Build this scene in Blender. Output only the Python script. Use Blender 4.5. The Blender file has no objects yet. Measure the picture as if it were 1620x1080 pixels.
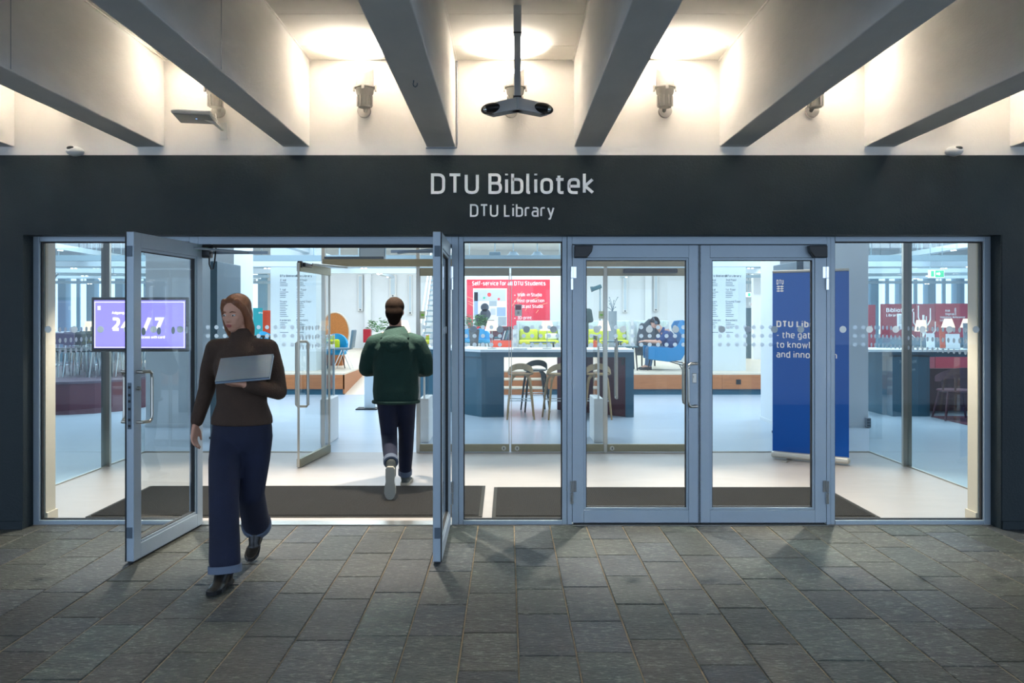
import bpy, bmesh, math, random
from mathutils import Vector, Matrix
PI = math.pi
random.seed(7)
scene = bpy.context.scene
COL = scene.collection

# ------------------------------------------------------------------ camera
EYE, DIST, FPX, CX, CY = 1.6, 6.35, 1308.0, 802.0, 500.0
cam_d = bpy.data.cameras.new('camera')
cam = bpy.data.objects.new('camera', cam_d)
COL.objects.link(cam)
cam.location = (0, -DIST, EYE)
cam.rotation_euler = (PI/2, 0, 0)
cam_d.sensor_width = 36.0
cam_d.lens = FPX/1620.0*36.0
cam_d.shift_x = (810-CX)/1620.0
cam_d.shift_y = (CY-540)/1620.0
cam_d.clip_end = 200
scene.camera = cam

# ------------------------------------------------------------------ exposure, world, large lights
vs = scene.view_settings
vs.view_transform = 'Standard'
vs.look = 'None'
vs.gamma = 1.0
vs.use_curve_mapping = False
vs.exposure = 0.0
scene.cycles.transparent_max_bounces = 32
scene.cycles.max_bounces = 8
scene.cycles.diffuse_bounces = 5
scene.cycles.sample_clamp_indirect = 60.0
scene.cycles.caustics_reflective = False
scene.cycles.caustics_refractive = False

world = bpy.data.worlds.new('overcast_sky')
scene.world = world
world.use_nodes = True
wn = world.node_tree
bg = wn.nodes['Background']
bg.inputs['Color'].default_value = (0.58, 0.75, 1.0, 1)
bg.inputs['Strength'].default_value = 2.5
UPW = 190      # watts of each canopy uplight

def area(name, loc, sx, sy, power, color, rot=(0, 0, 0), spread=PI):
    d = bpy.data.lights.new(name, 'AREA')
    d.shape = 'RECTANGLE'
    d.size, d.size_y = sx, sy
    d.energy = power
    d.color = color
    d.spread = spread
    o = bpy.data.objects.new(name, d)
    COL.objects.link(o)
    o.location = loc
    o.rotation_euler = rot
    return o

def spot(name, loc, aim, power, color, size=2.2, blend=0.6, radius=0.04):
    d = bpy.data.lights.new(name, 'SPOT')
    d.energy = power
    d.color = color
    d.spot_size = size
    d.spot_blend = blend
    d.shadow_soft_size = radius
    o = bpy.data.objects.new(name, d)
    COL.objects.link(o)
    o.location = loc
    v = Vector(aim)-Vector(loc)
    o.rotation_euler = v.to_track_quat('-Z', 'Y').to_euler()
    return o

COOL = (0.72, 0.87, 1.0)
# the hall's ceiling luminaires (above what the camera sees)
for (lx, ly, sx, sy, p) in ((-5, 7.5, 7, 5, 570), (5, 7.5, 7, 5, 570), (0, 14.5, 12, 5, 600),
                            (-12, 14, 7, 9, 600), (12, 14, 7, 9, 600), (0, 20.0, 14, 3, 560)):
    area('hall_light', (lx, ly, 3.9), sx, sy, p, COOL)
# vestibule down lights
for lx in (-3.0, -1.0, 1.0, 3.0):
    spot('vestibule_light', (lx, 1.05, 2.62), (lx, 0.72, 0), 400, (1.0, 0.90, 0.76), size=1.5, blend=0.45, radius=0.035)
for lx in (-2.0, 2.0):
    area('vestibule_panel_light', (lx, 2.2, 2.66), 2.2, 1.2, 12, (1.0, 0.93, 0.86))

# ------------------------------------------------------------------ helpers
def at(px, py, D):
    return Vector(((px-CX)/FPX*D, D-DIST, EYE-(py-CY)/FPX*D))

def X(px, D):
    return (px-CX)/FPX*D

def Z(py, D):
    return EYE-(py-CY)/FPX*D

def bx(bm, c, s, rz=0.0, M=None):
    r = bmesh.ops.create_cube(bm, size=1.0)
    m = Matrix.Translation(c) @ Matrix.Rotation(rz, 4, 'Z') @ Matrix.Diagonal((s[0], s[1], s[2], 1))
    if M is not None:
        m = M @ m
    bmesh.ops.transform(bm, matrix=m, verts=r['verts'])
    return r['verts']

def b2(bm, x0, x1, y0, y1, z0, z1):
    return bx(bm, ((x0+x1)/2, (y0+y1)/2, (z0+z1)/2), (abs(x1-x0), abs(y1-y0), abs(z1-z0)))

def rbox(bm, c, s, r, seg=3, rz=0.0, M=None):
    """box with rounded edges"""
    t = bmesh.new()
    bmesh.ops.create_cube(t, size=1.0)
    bmesh.ops.scale(t, vec=s, verts=t.verts)
    bmesh.ops.bevel(t, geom=list(t.edges), offset=r, segments=seg, profile=0.5, affect='EDGES')
    m = Matrix.Translation(c) @ Matrix.Rotation(rz, 4, 'Z')
    if M is not None:
        m = M @ m
    bmesh.ops.transform(t, matrix=m, verts=t.verts)
    me = bpy.data.meshes.new('t')
    t.to_mesh(me)
    t.free()
    bm.from_mesh(me)
    bpy.data.meshes.remove(me)

def cyl(bm, p0, p1, r0, r1=None, n=12):
    p0, p1 = Vector(p0), Vector(p1)
    r1 = r0 if r1 is None else r1
    d = p1-p0
    q = d.to_track_quat('Z', 'Y').to_matrix().to_4x4()
    m = Matrix.Translation((p0+p1)/2) @ q
    return bmesh.ops.create_cone(bm, cap_ends=True, segments=n, radius1=max(r0, 1e-5), radius2=max(r1, 1e-5), depth=d.length, matrix=m)['verts']

def ell(bm, c, r, u=14, v=10, M=None):
    m = Matrix.Translation(c) @ (M if M is not None else Matrix.Identity(4)) @ Matrix.Diagonal((r[0], r[1], r[2], 1))
    return bmesh.ops.create_uvsphere(bm, u_segments=u, v_segments=v, radius=1.0, matrix=m)['verts']

def tube(bm, pts, r, n=8, closed=False):
    pts = [Vector(p) for p in pts]
    N = len(pts)
    rr = r if isinstance(r, (list, tuple)) else [r]*N
    rings = []
    up = Vector((0.13, 0.21, 0.97))
    for i, p in enumerate(pts):
        if closed:
            t = pts[(i+1) % N]-pts[i-1]
        else:
            t = pts[min(i+1, N-1)]-pts[max(i-1, 0)]
        t.normalize()
        a = t.cross(up)
        if a.length < 1e-3:
            a = t.cross(Vector((1, 0, 0)))
        a.normalize()
        b = t.cross(a)
        rings.append([bm.verts.new(p+a*math.cos(2*PI*k/n)*rr[i]+b*math.sin(2*PI*k/n)*rr[i]) for k in range(n)])
    last = N if closed else N-1
    for i in range(last):
        A, B = rings[i], rings[(i+1) % N]
        for k in range(n):
            bm.faces.new((A[k], A[(k+1) % n], B[(k+1) % n], B[k]))
    if not closed:
        bm.faces.new(rings[0][::-1])
        bm.faces.new(rings[-1])

def prism(bm, poly, z0, z1):
    a = [bm.verts.new((x, y, z0)) for x, y in poly]
    b = [bm.verts.new((x, y, z1)) for x, y in poly]
    n = len(poly)
    bm.faces.new(a[::-1])
    bm.faces.new(b)
    for i in range(n):
        bm.faces.new((a[i], a[(i+1) % n], b[(i+1) % n], b[i]))

def loft(bm, rings, n=20):
    """rings: (cx, cy, cz, rx, ry[, rot]) stacked; closed at both ends"""
    R = []
    for q in rings:
        cx, cy, cz, rx, ry = q[:5]
        rot = q[5] if len(q) > 5 else 0
        vs_ = []
        for k in range(n):
            a = 2*PI*k/n
            x, y = rx*math.cos(a), ry*math.sin(a)
            vs_.append(bm.verts.new((cx+x*math.cos(rot)-y*math.sin(rot), cy+x*math.sin(rot)+y*math.cos(rot), cz)))
        R.append(vs_)
    for A, B in zip(R, R[1:]):
        for k in range(n):
            bm.faces.new((A[k], A[(k+1) % n], B[(k+1) % n], B[k]))
    bm.faces.new(R[0][::-1])
    bm.faces.new(R[-1])

def lathe(bm, prof, c=(0, 0, 0), n=20):
    R = []
    for r, z in prof:
        R.append([bm.verts.new((c[0]+max(r, 1e-4)*math.cos(2*PI*k/n), c[1]+max(r, 1e-4)*math.sin(2*PI*k/n), c[2]+z)) for k in range(n)])
    for A, B in zip(R, R[1:]):
        for k in range(n):
            bm.faces.new((A[k], A[(k+1) % n], B[(k+1) % n], B[k]))
    bm.faces.new(R[0][::-1])
    bm.faces.new(R[-1])

def obj(name, bm, m, parent=None, loc=(0, 0, 0), rotz=0.0, smooth=False, bevel=0.0, rot=None):
    bmesh.ops.recalc_face_normals(bm, faces=bm.faces)
    me = bpy.data.meshes.new(name)
    bm.to_mesh(me)
    bm.free()
    if m is not None:
        me.materials.append(m)
    o = bpy.data.objects.new(name, me)
    COL.objects.link(o)
    o.location = loc
    o.rotation_euler = rot if rot else (0, 0, rotz)
    if parent is not None:
        o.parent = parent
    if smooth:
        for p in me.polygons:
            p.use_smooth = True
        me.set_sharp_from_angle(angle=math.radians(40))
    if bevel:
        b = o.modifiers.new('bevel', 'BEVEL')
        b.width = bevel
        b.segments = 2
        b.limit_method = 'ANGLE'
    return o

def nb():
    return bmesh.new()

def box_obj(name, dims, m, parent=None, bevel=0.0):
    bm = nb()
    b2(bm, *dims)
    return obj(name, bm, m, parent, bevel=bevel)

def thing(name, label, cat, loc=(0, 0, 0), rotz=0.0, group=None):
    o = bpy.data.objects.new(name, None)
    COL.objects.link(o)
    o.empty_display_size = 0.1
    o.location = loc
    o.rotation_euler = (0, 0, rotz)
    o['label'] = label
    o['category'] = cat
    if group:
        o['group'] = group
    return o

def tag(o, label, cat, group=None):
    o['label'] = label
    o['category'] = cat
    if group:
        o['group'] = group
    return o

def struct(o, label=None):
    o['kind'] = 'structure'
    if label:
        o['label'] = label
    return o

def sempty(name, label=None, loc=(0, 0, 0)):
    o = bpy.data.objects.new(name, None)
    COL.objects.link(o)
    o.location = loc
    return struct(o, label)

def dup(root, loc, rotz=0.0, label=None):
    r = root.copy()
    COL.objects.link(r)
    r.location = loc
    r.rotation_euler = (0, 0, rotz)
    if label:
        r['label'] = label
    for ch in list(root.children):
        c = ch.copy()
        COL.objects.link(c)
        c.parent = r
        for g in ch.children:
            d = g.copy()
            COL.objects.link(d)
            d.parent = c
    return r

# ------------------------------------------------------------------ materials
MATS = {}
def lin(h):
    h = h.lstrip('#')
    out = []
    for i in (0, 2, 4):
        c = int(h[i:i+2], 16)/255
        out.append(c/12.92 if c <= 0.04045 else ((c+0.055)/1.055)**2.4)
    return tuple(out)+(1,)

def mat(name, col, rough=0.5, metal=0.0, var=0.0, scale=8.0, bump=0.0, bscale=60.0, spec=0.5, stretch=(1, 1, 1), emit=None, es=0.0, coat=0.0, objvar=0.0):
    m = bpy.data.materials.new(name)
    m.use_nodes = True
    nt = m.node_tree
    p = nt.nodes['Principled BSDF']
    c = lin(col) if isinstance(col, str) else tuple(col)+((1,) if len(col) == 3 else ())
    p.inputs['Base Color'].default_value = c
    p.inputs['Roughness'].default_value = rough
    p.inputs['Metallic'].default_value = metal
    p.inputs['Specular IOR Level'].default_value = spec
    if coat:
        p.inputs['Coat Weight'].default_value = coat
    if emit is not None:
        p.inputs['Emission Color'].default_value = lin(emit)
        p.inputs['Emission Strength'].default_value = es
    L = nt.links.new
    if var or bump:
        tc = nt.nodes.new('ShaderNodeTexCoord')
        mp = nt.nodes.new('ShaderNodeMapping')
        mp.inputs['Scale'].default_value = stretch
        L(tc.outputs['Object'], mp.inputs['Vector'])
    if var or objvar:
        hsv = nt.nodes.new('ShaderNodeHueSaturation')
        hsv.inputs['Color'].default_value = c
        L(hsv.outputs['Color'], p.inputs['Base Color'])
        add = None
        if var:
            nz = nt.nodes.new('ShaderNodeTexNoise')
            nz.inputs['Scale'].default_value = scale
            nz.inputs['Detail'].default_value = 6
            nz.inputs['Roughness'].default_value = 0.65
            L(mp.outputs['Vector'], nz.inputs['Vector'])
            mr = nt.nodes.new('ShaderNodeMapRange')
            mr.inputs['From Min'].default_value = 0.3
            mr.inputs['From Max'].default_value = 0.7
            mr.inputs['To Min'].default_value = 1-var
            mr.inputs['To Max'].default_value = 1+var
            L(nz.outputs['Fac'], mr.inputs['Value'])
            add = mr.outputs['Result']
        if objvar:
            oi = nt.nodes.new('ShaderNodeObjectInfo')
            mo = nt.nodes.new('ShaderNodeMapRange')
            mo.inputs['To Min'].default_value = 1-objvar
            mo.inputs['To Max'].default_value = 1+objvar
            L(oi.outputs['Random'], mo.inputs['Value'])
            if add is not None:
                mu = nt.nodes.new('ShaderNodeMath')
                mu.operation = 'MULTIPLY'
                L(add, mu.inputs[0])
                L(mo.outputs['Result'], mu.inputs[1])
                add = mu.outputs[0]
            else:
                add = mo.outputs['Result']
        L(add, hsv.inputs['Value'])
    if bump:
        n2 = nt.nodes.new('ShaderNodeTexNoise')
        n2.inputs['Scale'].default_value = bscale
        n2.inputs['Detail'].default_value = 4
        L(mp.outputs['Vector'], n2.inputs['Vector'])
        bp = nt.nodes.new('ShaderNodeBump')
        bp.inputs['Strength'].default_value = bump
        bp.inputs['Distance'].default_value = 0.01
        L(n2.outputs['Fac'], bp.inputs['Height'])
        L(bp.outputs['Normal'], p.inputs['Normal'])
    MATS[name] = m
    return m

def glass_mat(name, tint, refl=1.0, rough=0.0):
    m = bpy.data.materials.new(name)
    m.use_nodes = True
    nt = m.node_tree
    for n in list(nt.nodes):
        nt.nodes.remove(n)
    out = nt.nodes.new('ShaderNodeOutputMaterial')
    tr = nt.nodes.new('ShaderNodeBsdfTransparent')
    tr.inputs['Color'].default_value = tint+(1,)
    gl = nt.nodes.new('ShaderNodeBsdfGlossy')
    gl.inputs['Roughness'].default_value = rough
    fr = nt.nodes.new('ShaderNodeFresnel')
    fr.inputs['IOR'].default_value = 1.5
    mu = nt.nodes.new('ShaderNodeMath')
    mu.operation = 'MULTIPLY'
    mu.inputs[1].default_value = refl
    geo = nt.nodes.new('ShaderNodeNewGeometry')
    inv = nt.nodes.new('ShaderNodeMath')
    inv.operation = 'SUBTRACT'
    inv.inputs[0].default_value = 1.0
    nt.links.new(geo.outputs['Backfacing'], inv.inputs[1])
    mu2 = nt.nodes.new('ShaderNodeMath')
    mu2.operation = 'MULTIPLY'
    nt.links.new(fr.outputs[0], mu.inputs[0])
    nt.links.new(mu.outputs[0], mu2.inputs[0])
    nt.links.new(inv.outputs[0], mu2.inputs[1])
    mx = nt.nodes.new('ShaderNodeMixShader')
    nt.links.new(mu2.outputs[0], mx.inputs[0])
    nt.links.new(tr.outputs[0], mx.inputs[1])
    nt.links.new(gl.outputs[0], mx.inputs[2])
    nt.links.new(mx.outputs[0], out.inputs[0])
    return m

def trans_mat(name, col, w=0.5, glow=0.0):
    m = bpy.data.materials.new(name)
    m.use_nodes = True
    nt = m.node_tree
    for n in list(nt.nodes):
        nt.nodes.remove(n)
    out = nt.nodes.new('ShaderNodeOutputMaterial')
    d = nt.nodes.new('ShaderNodeBsdfDiffuse')
    t = nt.nodes.new('ShaderNodeBsdfTranslucent')
    d.inputs['Color'].default_value = lin(col)
    t.inputs['Color'].default_value = lin(col)
    mx = nt.nodes.new('ShaderNodeMixShader')
    mx.inputs[0].default_value = w
    nt.links.new(d.outputs[0], mx.inputs[1])
    nt.links.new(t.outputs[0], mx.inputs[2])
    res = mx.outputs[0]
    if glow:
        e = nt.nodes.new('ShaderNodeEmission')
        e.inputs['Color'].default_value = (1, 0.86, 0.7, 1)
        e.inputs['Strength'].default_value = glow
        ad = nt.nodes.new('ShaderNodeAddShader')
        nt.links.new(res, ad.inputs[0])
        nt.links.new(e.outputs[0], ad.inputs[1])
        res = ad.outputs[0]
    nt.links.new(res, out.inputs[0])
    return m

def slate_mat():
    m = mat('slate_paving', '#4c5353', 0.6, objvar=0.32, var=0.42, scale=6.0, bump=0.7, bscale=30, stretch=(1, 2.2, 1), spec=0.45)
    nt = m.node_tree
    L = nt.links.new
    # per stone offset of the grain so that copies differ
    tc = next(n for n in nt.nodes if n.type == 'TEX_COORD')
    mp = next(n for n in nt.nodes if n.type == 'MAPPING')
    oi = nt.nodes.new('ShaderNodeObjectInfo')
    ad = nt.nodes.new('ShaderNodeVectorMath')
    ad.operation = 'ADD'
    sc = nt.nodes.new('ShaderNodeVectorMath')
    sc.operation = 'SCALE'
    sc.inputs['Scale'].default_value = 37.0
    L(oi.outputs['Random'], sc.inputs[0])
    L(tc.outputs['Object'], ad.inputs[0])
    L(sc.outputs[0], ad.inputs[1])
    L(ad.outputs[0], mp.inputs['Vector'])
    # hue drift between greenish and bluish stones + pale flecks
    hsv = next(n for n in nt.nodes if n.type == 'HUE_SAT')
    mr = nt.nodes.new('ShaderNodeMapRange')
    mr.inputs['To Min'].default_value = 0.0
    mr.inputs['To Max'].default_value = 1.0
    n3 = nt.nodes.new('ShaderNodeTexWhiteNoise')
    n3.noise_dimensions = '1D'
    L(oi.outputs['Random'], n3.inputs['W'])
    cr = nt.nodes.new('ShaderNodeValToRGB')
    cr.color_ramp.elements[0].color = lin('#2c3733')
    cr.color_ramp.elements[1].color = lin('#2b343a')
    e = cr.color_ramp.elements.new(0.5)
    e.color = lin('#37382f')
    L(n3.outputs['Value'], cr.inputs['Fac'])
    n4 = nt.nodes.new('ShaderNodeTexNoise')
    n4.inputs['Scale'].default_value = 22
    n4.inputs['Detail'].default_value = 8
    n4.inputs['Roughness'].default_value = 0.8
    L(mp.outputs['Vector'], n4.inputs['Vector'])
    m4 = nt.nodes.new('ShaderNodeMapRange')
    m4.inputs['From Min'].default_value = 0.52
    m4.inputs['From Max'].default_value = 0.78
    L(n4.outputs['Fac'], m4.inputs['Value'])
    mx = nt.nodes.new('ShaderNodeMix')
    mx.data_type = 'RGBA'
    L(m4.outputs['Result'], mx.inputs[0])
    L(cr.outputs['Color'], mx.inputs[6])
    mx.inputs[7].default_value = lin('#8a8c84')
    L(mx.outputs[2], hsv.inputs['Color'])
    return m

SLATE = slate_mat()
MORTAR = mat('mortar', '#8a7a62', 0.9, var=0.3, scale=14)
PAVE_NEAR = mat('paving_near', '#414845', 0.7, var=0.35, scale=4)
PAVE_BOUNCE = mat('paving_bounce', '#bab9b4', 0.7, var=0.3, scale=3)  # pale tone chosen to throw skylight up under the canopy
WHITE_WALL = mat('white_plaster', '#e9e5df', 0.85, var=0.035, scale=3, bump=0.12, bscale=90)
BEAM_M = mat('painted_concrete', '#e2dfdb', 0.85, var=0.07, scale=2.2, bump=0.15, bscale=60, stretch=(1, 0.6, 1.4))
CEIL_M = mat('ceiling_board', '#e6e2da', 0.9, var=0.03, scale=5, bump=0.15, bscale=120)
DARK_WALL = mat('dark_slate_paint', '#142125', 0.6, spec=0.35, var=0.12, scale=3, bump=0.25, bscale=70)
ALU = mat('anodised_aluminium', '#a3b1bc', 0.42, metal=0.35, var=0.03, scale=3)
ALU_DK = mat('aluminium_edge', '#55626d', 0.45, metal=0.4)
GASKET = mat('rubber_gasket', '#0c0f12', 0.6)
STEEL = mat('brushed_steel', '#b9b6ac', 0.3, metal=0.95, var=0.06, scale=30, stretch=(1, 1, 12))
CHROME = mat('chrome', '#d5d8da', 0.14, metal=1.0)
BRASSY = mat('brushed_rail', '#8f8870', 0.34, metal=0.85, var=0.08, scale=20, stretch=(0.4, 1, 6))
BLACK = mat('black_plastic', '#0b0d10', 0.35)
GREYP = mat('grey_plastic', '#8b9299', 0.5)
WHITEP = mat('white_plastic', '#dfdfdc', 0.45)
GLASS = glass_mat('clear_glass', (0.97, 0.985, 0.985))
GLASS_T = glass_mat('side_glass', (0.90, 0.96, 0.965))
ACRYL = glass_mat('clear_acrylic', (0.93, 0.97, 0.98), refl=1.5)
DOT = trans_mat('frosted_dot', '#dbe4ea', 0.5)
VFLOOR = mat('vestibule_floor', '#a8a19b', 0.42, var=0.05, scale=2.5, stretch=(1, 3, 1))
LFLOOR = mat('library_floor', '#a9b7c4', 0.28, var=0.05, scale=2.0, stretch=(0.5, 3, 1))
MAT_M = mat('door_mat', '#1f1d19', 0.95, var=0.25, scale=60, bump=1.0, bscale=220)
MAT_E = mat('mat_edge', '#26251f', 0.8)
CREAM = mat('cream_paint', '#d9d2bf', 0.7)
LWALL = mat('library_white', '#e4e8ea', 0.8, var=0.02, scale=2)
SIGNW = mat('sign_white', '#fbfbfb', 0.5)
TEAL = mat('teal_laminate', '#1f5266', 0.4, var=0.06, scale=4)
MAROON = mat('maroon_laminate', '#5a2230', 0.45, var=0.06, scale=4)
OAK = mat('oak', '#a9683a', 0.5, var=0.2, scale=5, stretch=(0.6, 4, 9))
OAK_L = mat('pale_wood_floor', '#d2c3ae', 0.4, var=0.08, scale=3, stretch=(6, 0.6, 1))
STOOLW = mat('stool_wood', '#a98a60', 0.45, var=0.15, scale=9, stretch=(2, 2, 0.5))
STOOLD = mat('dark_stool_wood', '#3f4a4a', 0.45)
TABLEW = mat('white_table_top', '#dfe5ea', 0.3)
BLUE = mat('royal_blue_banner', '#0058b6', 0.6, spec=0.2)
RED = mat('poster_red', '#dd1c38', 0.5)
TVM = mat('screen_violet', '#8f86ea', 0.3, emit='#a096f4', es=1.0)
TVW = mat('screen_white', '#ffffff', 0.3, emit='#ffffff', es=1.6)
EXITG = mat('exit_green', '#3fbf8a', 0.4, emit='#46c890', es=0.9)
EXITW = mat('exit_white', '#ffffff', 0.4, emit='#ffffff', es=1.0)
LAMP = trans_mat('lamp_shade', '#f3e6d2', 0.5, glow=0.45)
WINLIT = mat('daylight_pane', '#dfefff', 0.4, emit='#dcefff', es=1.3)
UPGREY = mat('uplight_grey', '#a39f99', 0.55)
POLEG = mat('pole_grey', '#b9bdc0', 0.5)
# ------------------------------------------------------------------ stroke lettering
def fillet(pts, r, closed=False, seg=4):
    pts = [Vector((p[0], p[1])) for p in pts]
    n = len(pts)
    rr = r if isinstance(r, (list, tuple)) else [r]*n
    out = []
    for i, p in enumerate(pts):
        if (not closed and i in (0, n-1)) or rr[i] <= 1e-4:
            out.append(p)
            continue
        a, b = pts[i-1]-p, pts[(i+1) % n]-p
        d = min(rr[i], a.length*0.5, b.length*0.5)
        A, B = p+a.normalized()*d, p+b.normalized()*d
        for k in range(seg+1):
            t = k/seg
            out.append(A*(1-t)**2+p*2*t*(1-t)+B*t*t)
    return out

XH = 0.74
GL = {
 'D': (.58, [([(0, 0), (0, 1), (.58, 1), (.58, 0)], [0, 0, .32, .32], 1)]),
 'T': (.56, [[(0, 1), (.56, 1)], [(.28, 1), (.28, 0)]]),
 'U': (.58, [([(0, 1), (0, 0), (.58, 0), (.58, 1)], .26, 0)]),
 'B': (.55, [[(0, -.072), (0, 1.072)], ([(0, 1), (.5, 1), (.5, .53), (.02, .53)], [0, .2, .2, 0], 0), ([(.02, .53), (.55, .53), (.55, 0), (0, 0)], [0, .24, .24, 0], 0)]),
 'L': (.42, [[(0, 1), (0, 0), (.42, 0)]]),
 'S': (.5, [([(.48, 1), (0, 1), (0, .53), (.5, .5), (.5, 0), (0, 0)], .24, 0)]),
 'P': (.52, [([(0, 0), (0, 1), (.52, 1), (.52, .42), (0, .42)], [0, 0, .26, .26, 0], 0)]),
 'R': (.54, [([(0, 0), (0, 1), (.52, 1), (.52, .45), (0, .45)], [0, 0, .26, .26, 0], 0), [(.26, .45), (.54, 0)]]),
 'A': (.62, [[(0, 0), (.31, 1), (.62, 0)], [(.1, .3), (.52, .3)]]),
 'W': (.9, [[(0, 1), (.22, 0), (.45, .9), (.68, 0), (.9, 1)]]),
 'V': (.6, [[(0, 1), (.3, 0), (.6, 1)]]),
 'G': (.58, [([(.56, 1), (0, 1), (0, 0), (.58, 0), (.58, .48), (.32, .48)], [0, .3, .3, .1, 0, 0], 0)]),
 'K': (.55, [[(0, 0), (0, 1)], [(.53, 1), (.04, .5), (.55, 0)]]),
 'M': (.7, [[(0, 0), (0, 1), (.35, .3), (.7, 1), (.7, 0)]]),
 'j': (.1, [([(.1, XH), (.1, -.28), (-.06, -.28)], .1, 0), [(.1, .97), (.1, 1.06)]]),
 'i': (.02, [[(.01, 0), (.01, XH)], [(.01, .97), (.01, 1.06)]]),
 'l': (.1, [([(0, 1.06), (0, 0), (.12, 0)], .1, 0)]),
 'b': (.48, [([(0, 1.06), (0, 0), (.48, 0), (.48, XH), (0, XH)], [0, 0, .22, .22, 0], 0)]),
 'd': (.48, [([(.48, 1.06), (.48, 0), (0, 0), (0, XH), (.48, XH)], [0, 0, .22, .22, 0], 0)]),
 'p': (.48, [([(0, -.28), (0, XH), (.48, XH), (.48, 0), (0, 0)], [0, 0, .22, .22, 0], 0)]),
 'o': (.5, [([(0, 0), (0, XH), (.5, XH), (.5, 0)], .24, 1)]),
 't': (.3, [([(.08, .95), (.08, 0), (.32, 0)], .17, 0), [(-.06, XH), (.32, XH)]]),
 'e': (.49, [([(.45, 0), (0, 0), (0, XH), (.49, XH), (.49, .36), (0, .36)], [0, .24, .24, .24, 0, 0], 0)]),
 'k': (.44, [[(0, 0), (0, 1.06)], [(.42, XH), (.04, .37), (.44, 0)]]),
 'r': (.3, [([(0, 0), (0, XH), (.32, XH)], .18, 0)]),
 'a': (.46, [([(.04, XH), (.46, XH), (.46, 0), (0, 0), (0, .42), (.46, .42)], [0, .2, 0, .18, .18, 0], 0)]),
 'y': (.48, [[(0, XH), (.24, .02)], ([(.48, XH), (.18, -.26), (.04, -.26)], .1, 0)]),
 'h': (.47, [[(0, 0), (0, 1.06)], ([(0, XH), (.47, XH), (.47, 0)], .22, 0)]),
 'n': (.47, [[(0, 0), (0, XH)], ([(0, XH), (.47, XH), (.47, 0)], .22, 0)]),
 'm': (.8, [[(0, 0), (0, XH)], ([(0, XH), (.4, XH), (.4, 0)], .2, 0), ([(.4, XH), (.8, XH), (.8, 0)], .2, 0)]),
 'u': (.47, [([(0, XH), (0, 0), (.47, 0)], .22, 0), [(.47, 0), (.47, XH)]]),
 'g': (.48, [([(.48, XH), (0, XH), (0, 0), (.48, 0)], [0, .22, .22, 0], 0), ([(.48, XH), (.48, -.28), (.04, -.28)], .2, 0)]),
 'v': (.46, [[(0, XH), (.23, 0), (.46, XH)]]),
 'w': (.74, [[(0, XH), (.18, 0), (.37, .66), (.56, 0), (.74, XH)]]),
 's': (.42, [([(.4, XH), (0, XH), (0, .4), (.42, .36), (.42, 0), (0, 0)], .18, 0)]),
 'c': (.42, [([(.42, XH), (0, XH), (0, 0), (.42, 0)], .24, 0)]),
 'f': (.28, [([(.06, 0), (.06, 1.06), (.32, 1.06)], .18, 0), [(-.06, XH), (.28, XH)]]),
 'x': (.44, [[(0, XH), (.44, 0)], [(.44, XH), (0, 0)]]),
 '-': (.3, [[(0, .4), (.3, .4)]]),
 '.': (.02, [[(.01, -.05), (.01, .06)]]),
 '/': (.4, [[(0, -.12), (.4, 1.1)]]),
 '2': (.5, [([(0, 1), (.5, 1), (.5, .55), (0, .0)], [0, .25, .2, 0], 0), [(0, 0), (.52, 0)]]),
 '4': (.56, [[(.4, 0), (.4, 1), (0, .28), (.56, .28)]]),
 '7': (.5, [[(0, 1), (.5, 1), (.16, 0)]]),
 '1': (.3, [[(0, .8), (.2, 1), (.2, 0)]]),
 '3': (.5, [([(0, 1), (.48, 1), (.48, .53), (.12, .53)], .2, 0), ([(.12, .53), (.5, .53), (.5, 0), (0, 0)], .22, 0)]),
 '*': (.2, [[(0, .37), (.2, .37)]]),
}

def ribbon(bm, pts, closed, w, t, sx, ox, oz, mirror):
    n = len(pts)
    P = [Vector((ox+(-p.x if mirror else p.x)*sx, oz+p.y*sx)) for p in pts]
    secs = []
    for i in range(n):
        if closed:
            d0, d1 = P[i]-P[i-1], P[(i+1) % n]-P[i]
        else:
            d0 = P[i]-P[i-1] if i > 0 else P[1]-P[0]
            d1 = P[i+1]-P[i] if i < n-1 else P[-1]-P[-2]
        d0 = d0.normalized() if d0.length > 1e-9 else d1.normalized()
        d1 = d1.normalized() if d1.length > 1e-9 else d0
        n0, n1 = Vector((-d0.y, d0.x)), Vector((-d1.y, d1.x))
        m = n0+n1
        if m.length < 1e-4:
            m = n0
        m.normalize()
        m = m*(w/2/max(m.dot(n0), 0.45))
        a, b = P[i]+m, P[i]-m
        secs.append([bm.verts.new((a.x, 0, a.y)), bm.verts.new((b.x, 0, b.y)), bm.verts.new((b.x, -t, b.y)), bm.verts.new((a.x, -t, a.y))])
    for i in range(n if closed else n-1):
        A, B = secs[i], secs[(i+1) % n]
        for k in range(4):
            bm.faces.new((A[k], A[(k+1) % 4], B[(k+1) % 4], B[k]))
    if not closed:
        bm.faces.new(secs[0])
        bm.faces.new(secs[-1][::-1])

def text_width(s, cap, w, track):
    sx = cap-w
    x = 0
    for ch in s:
        x += (0.30*cap) if ch == ' ' else GL[ch][0]*sx+w+track
    return x-track

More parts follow.
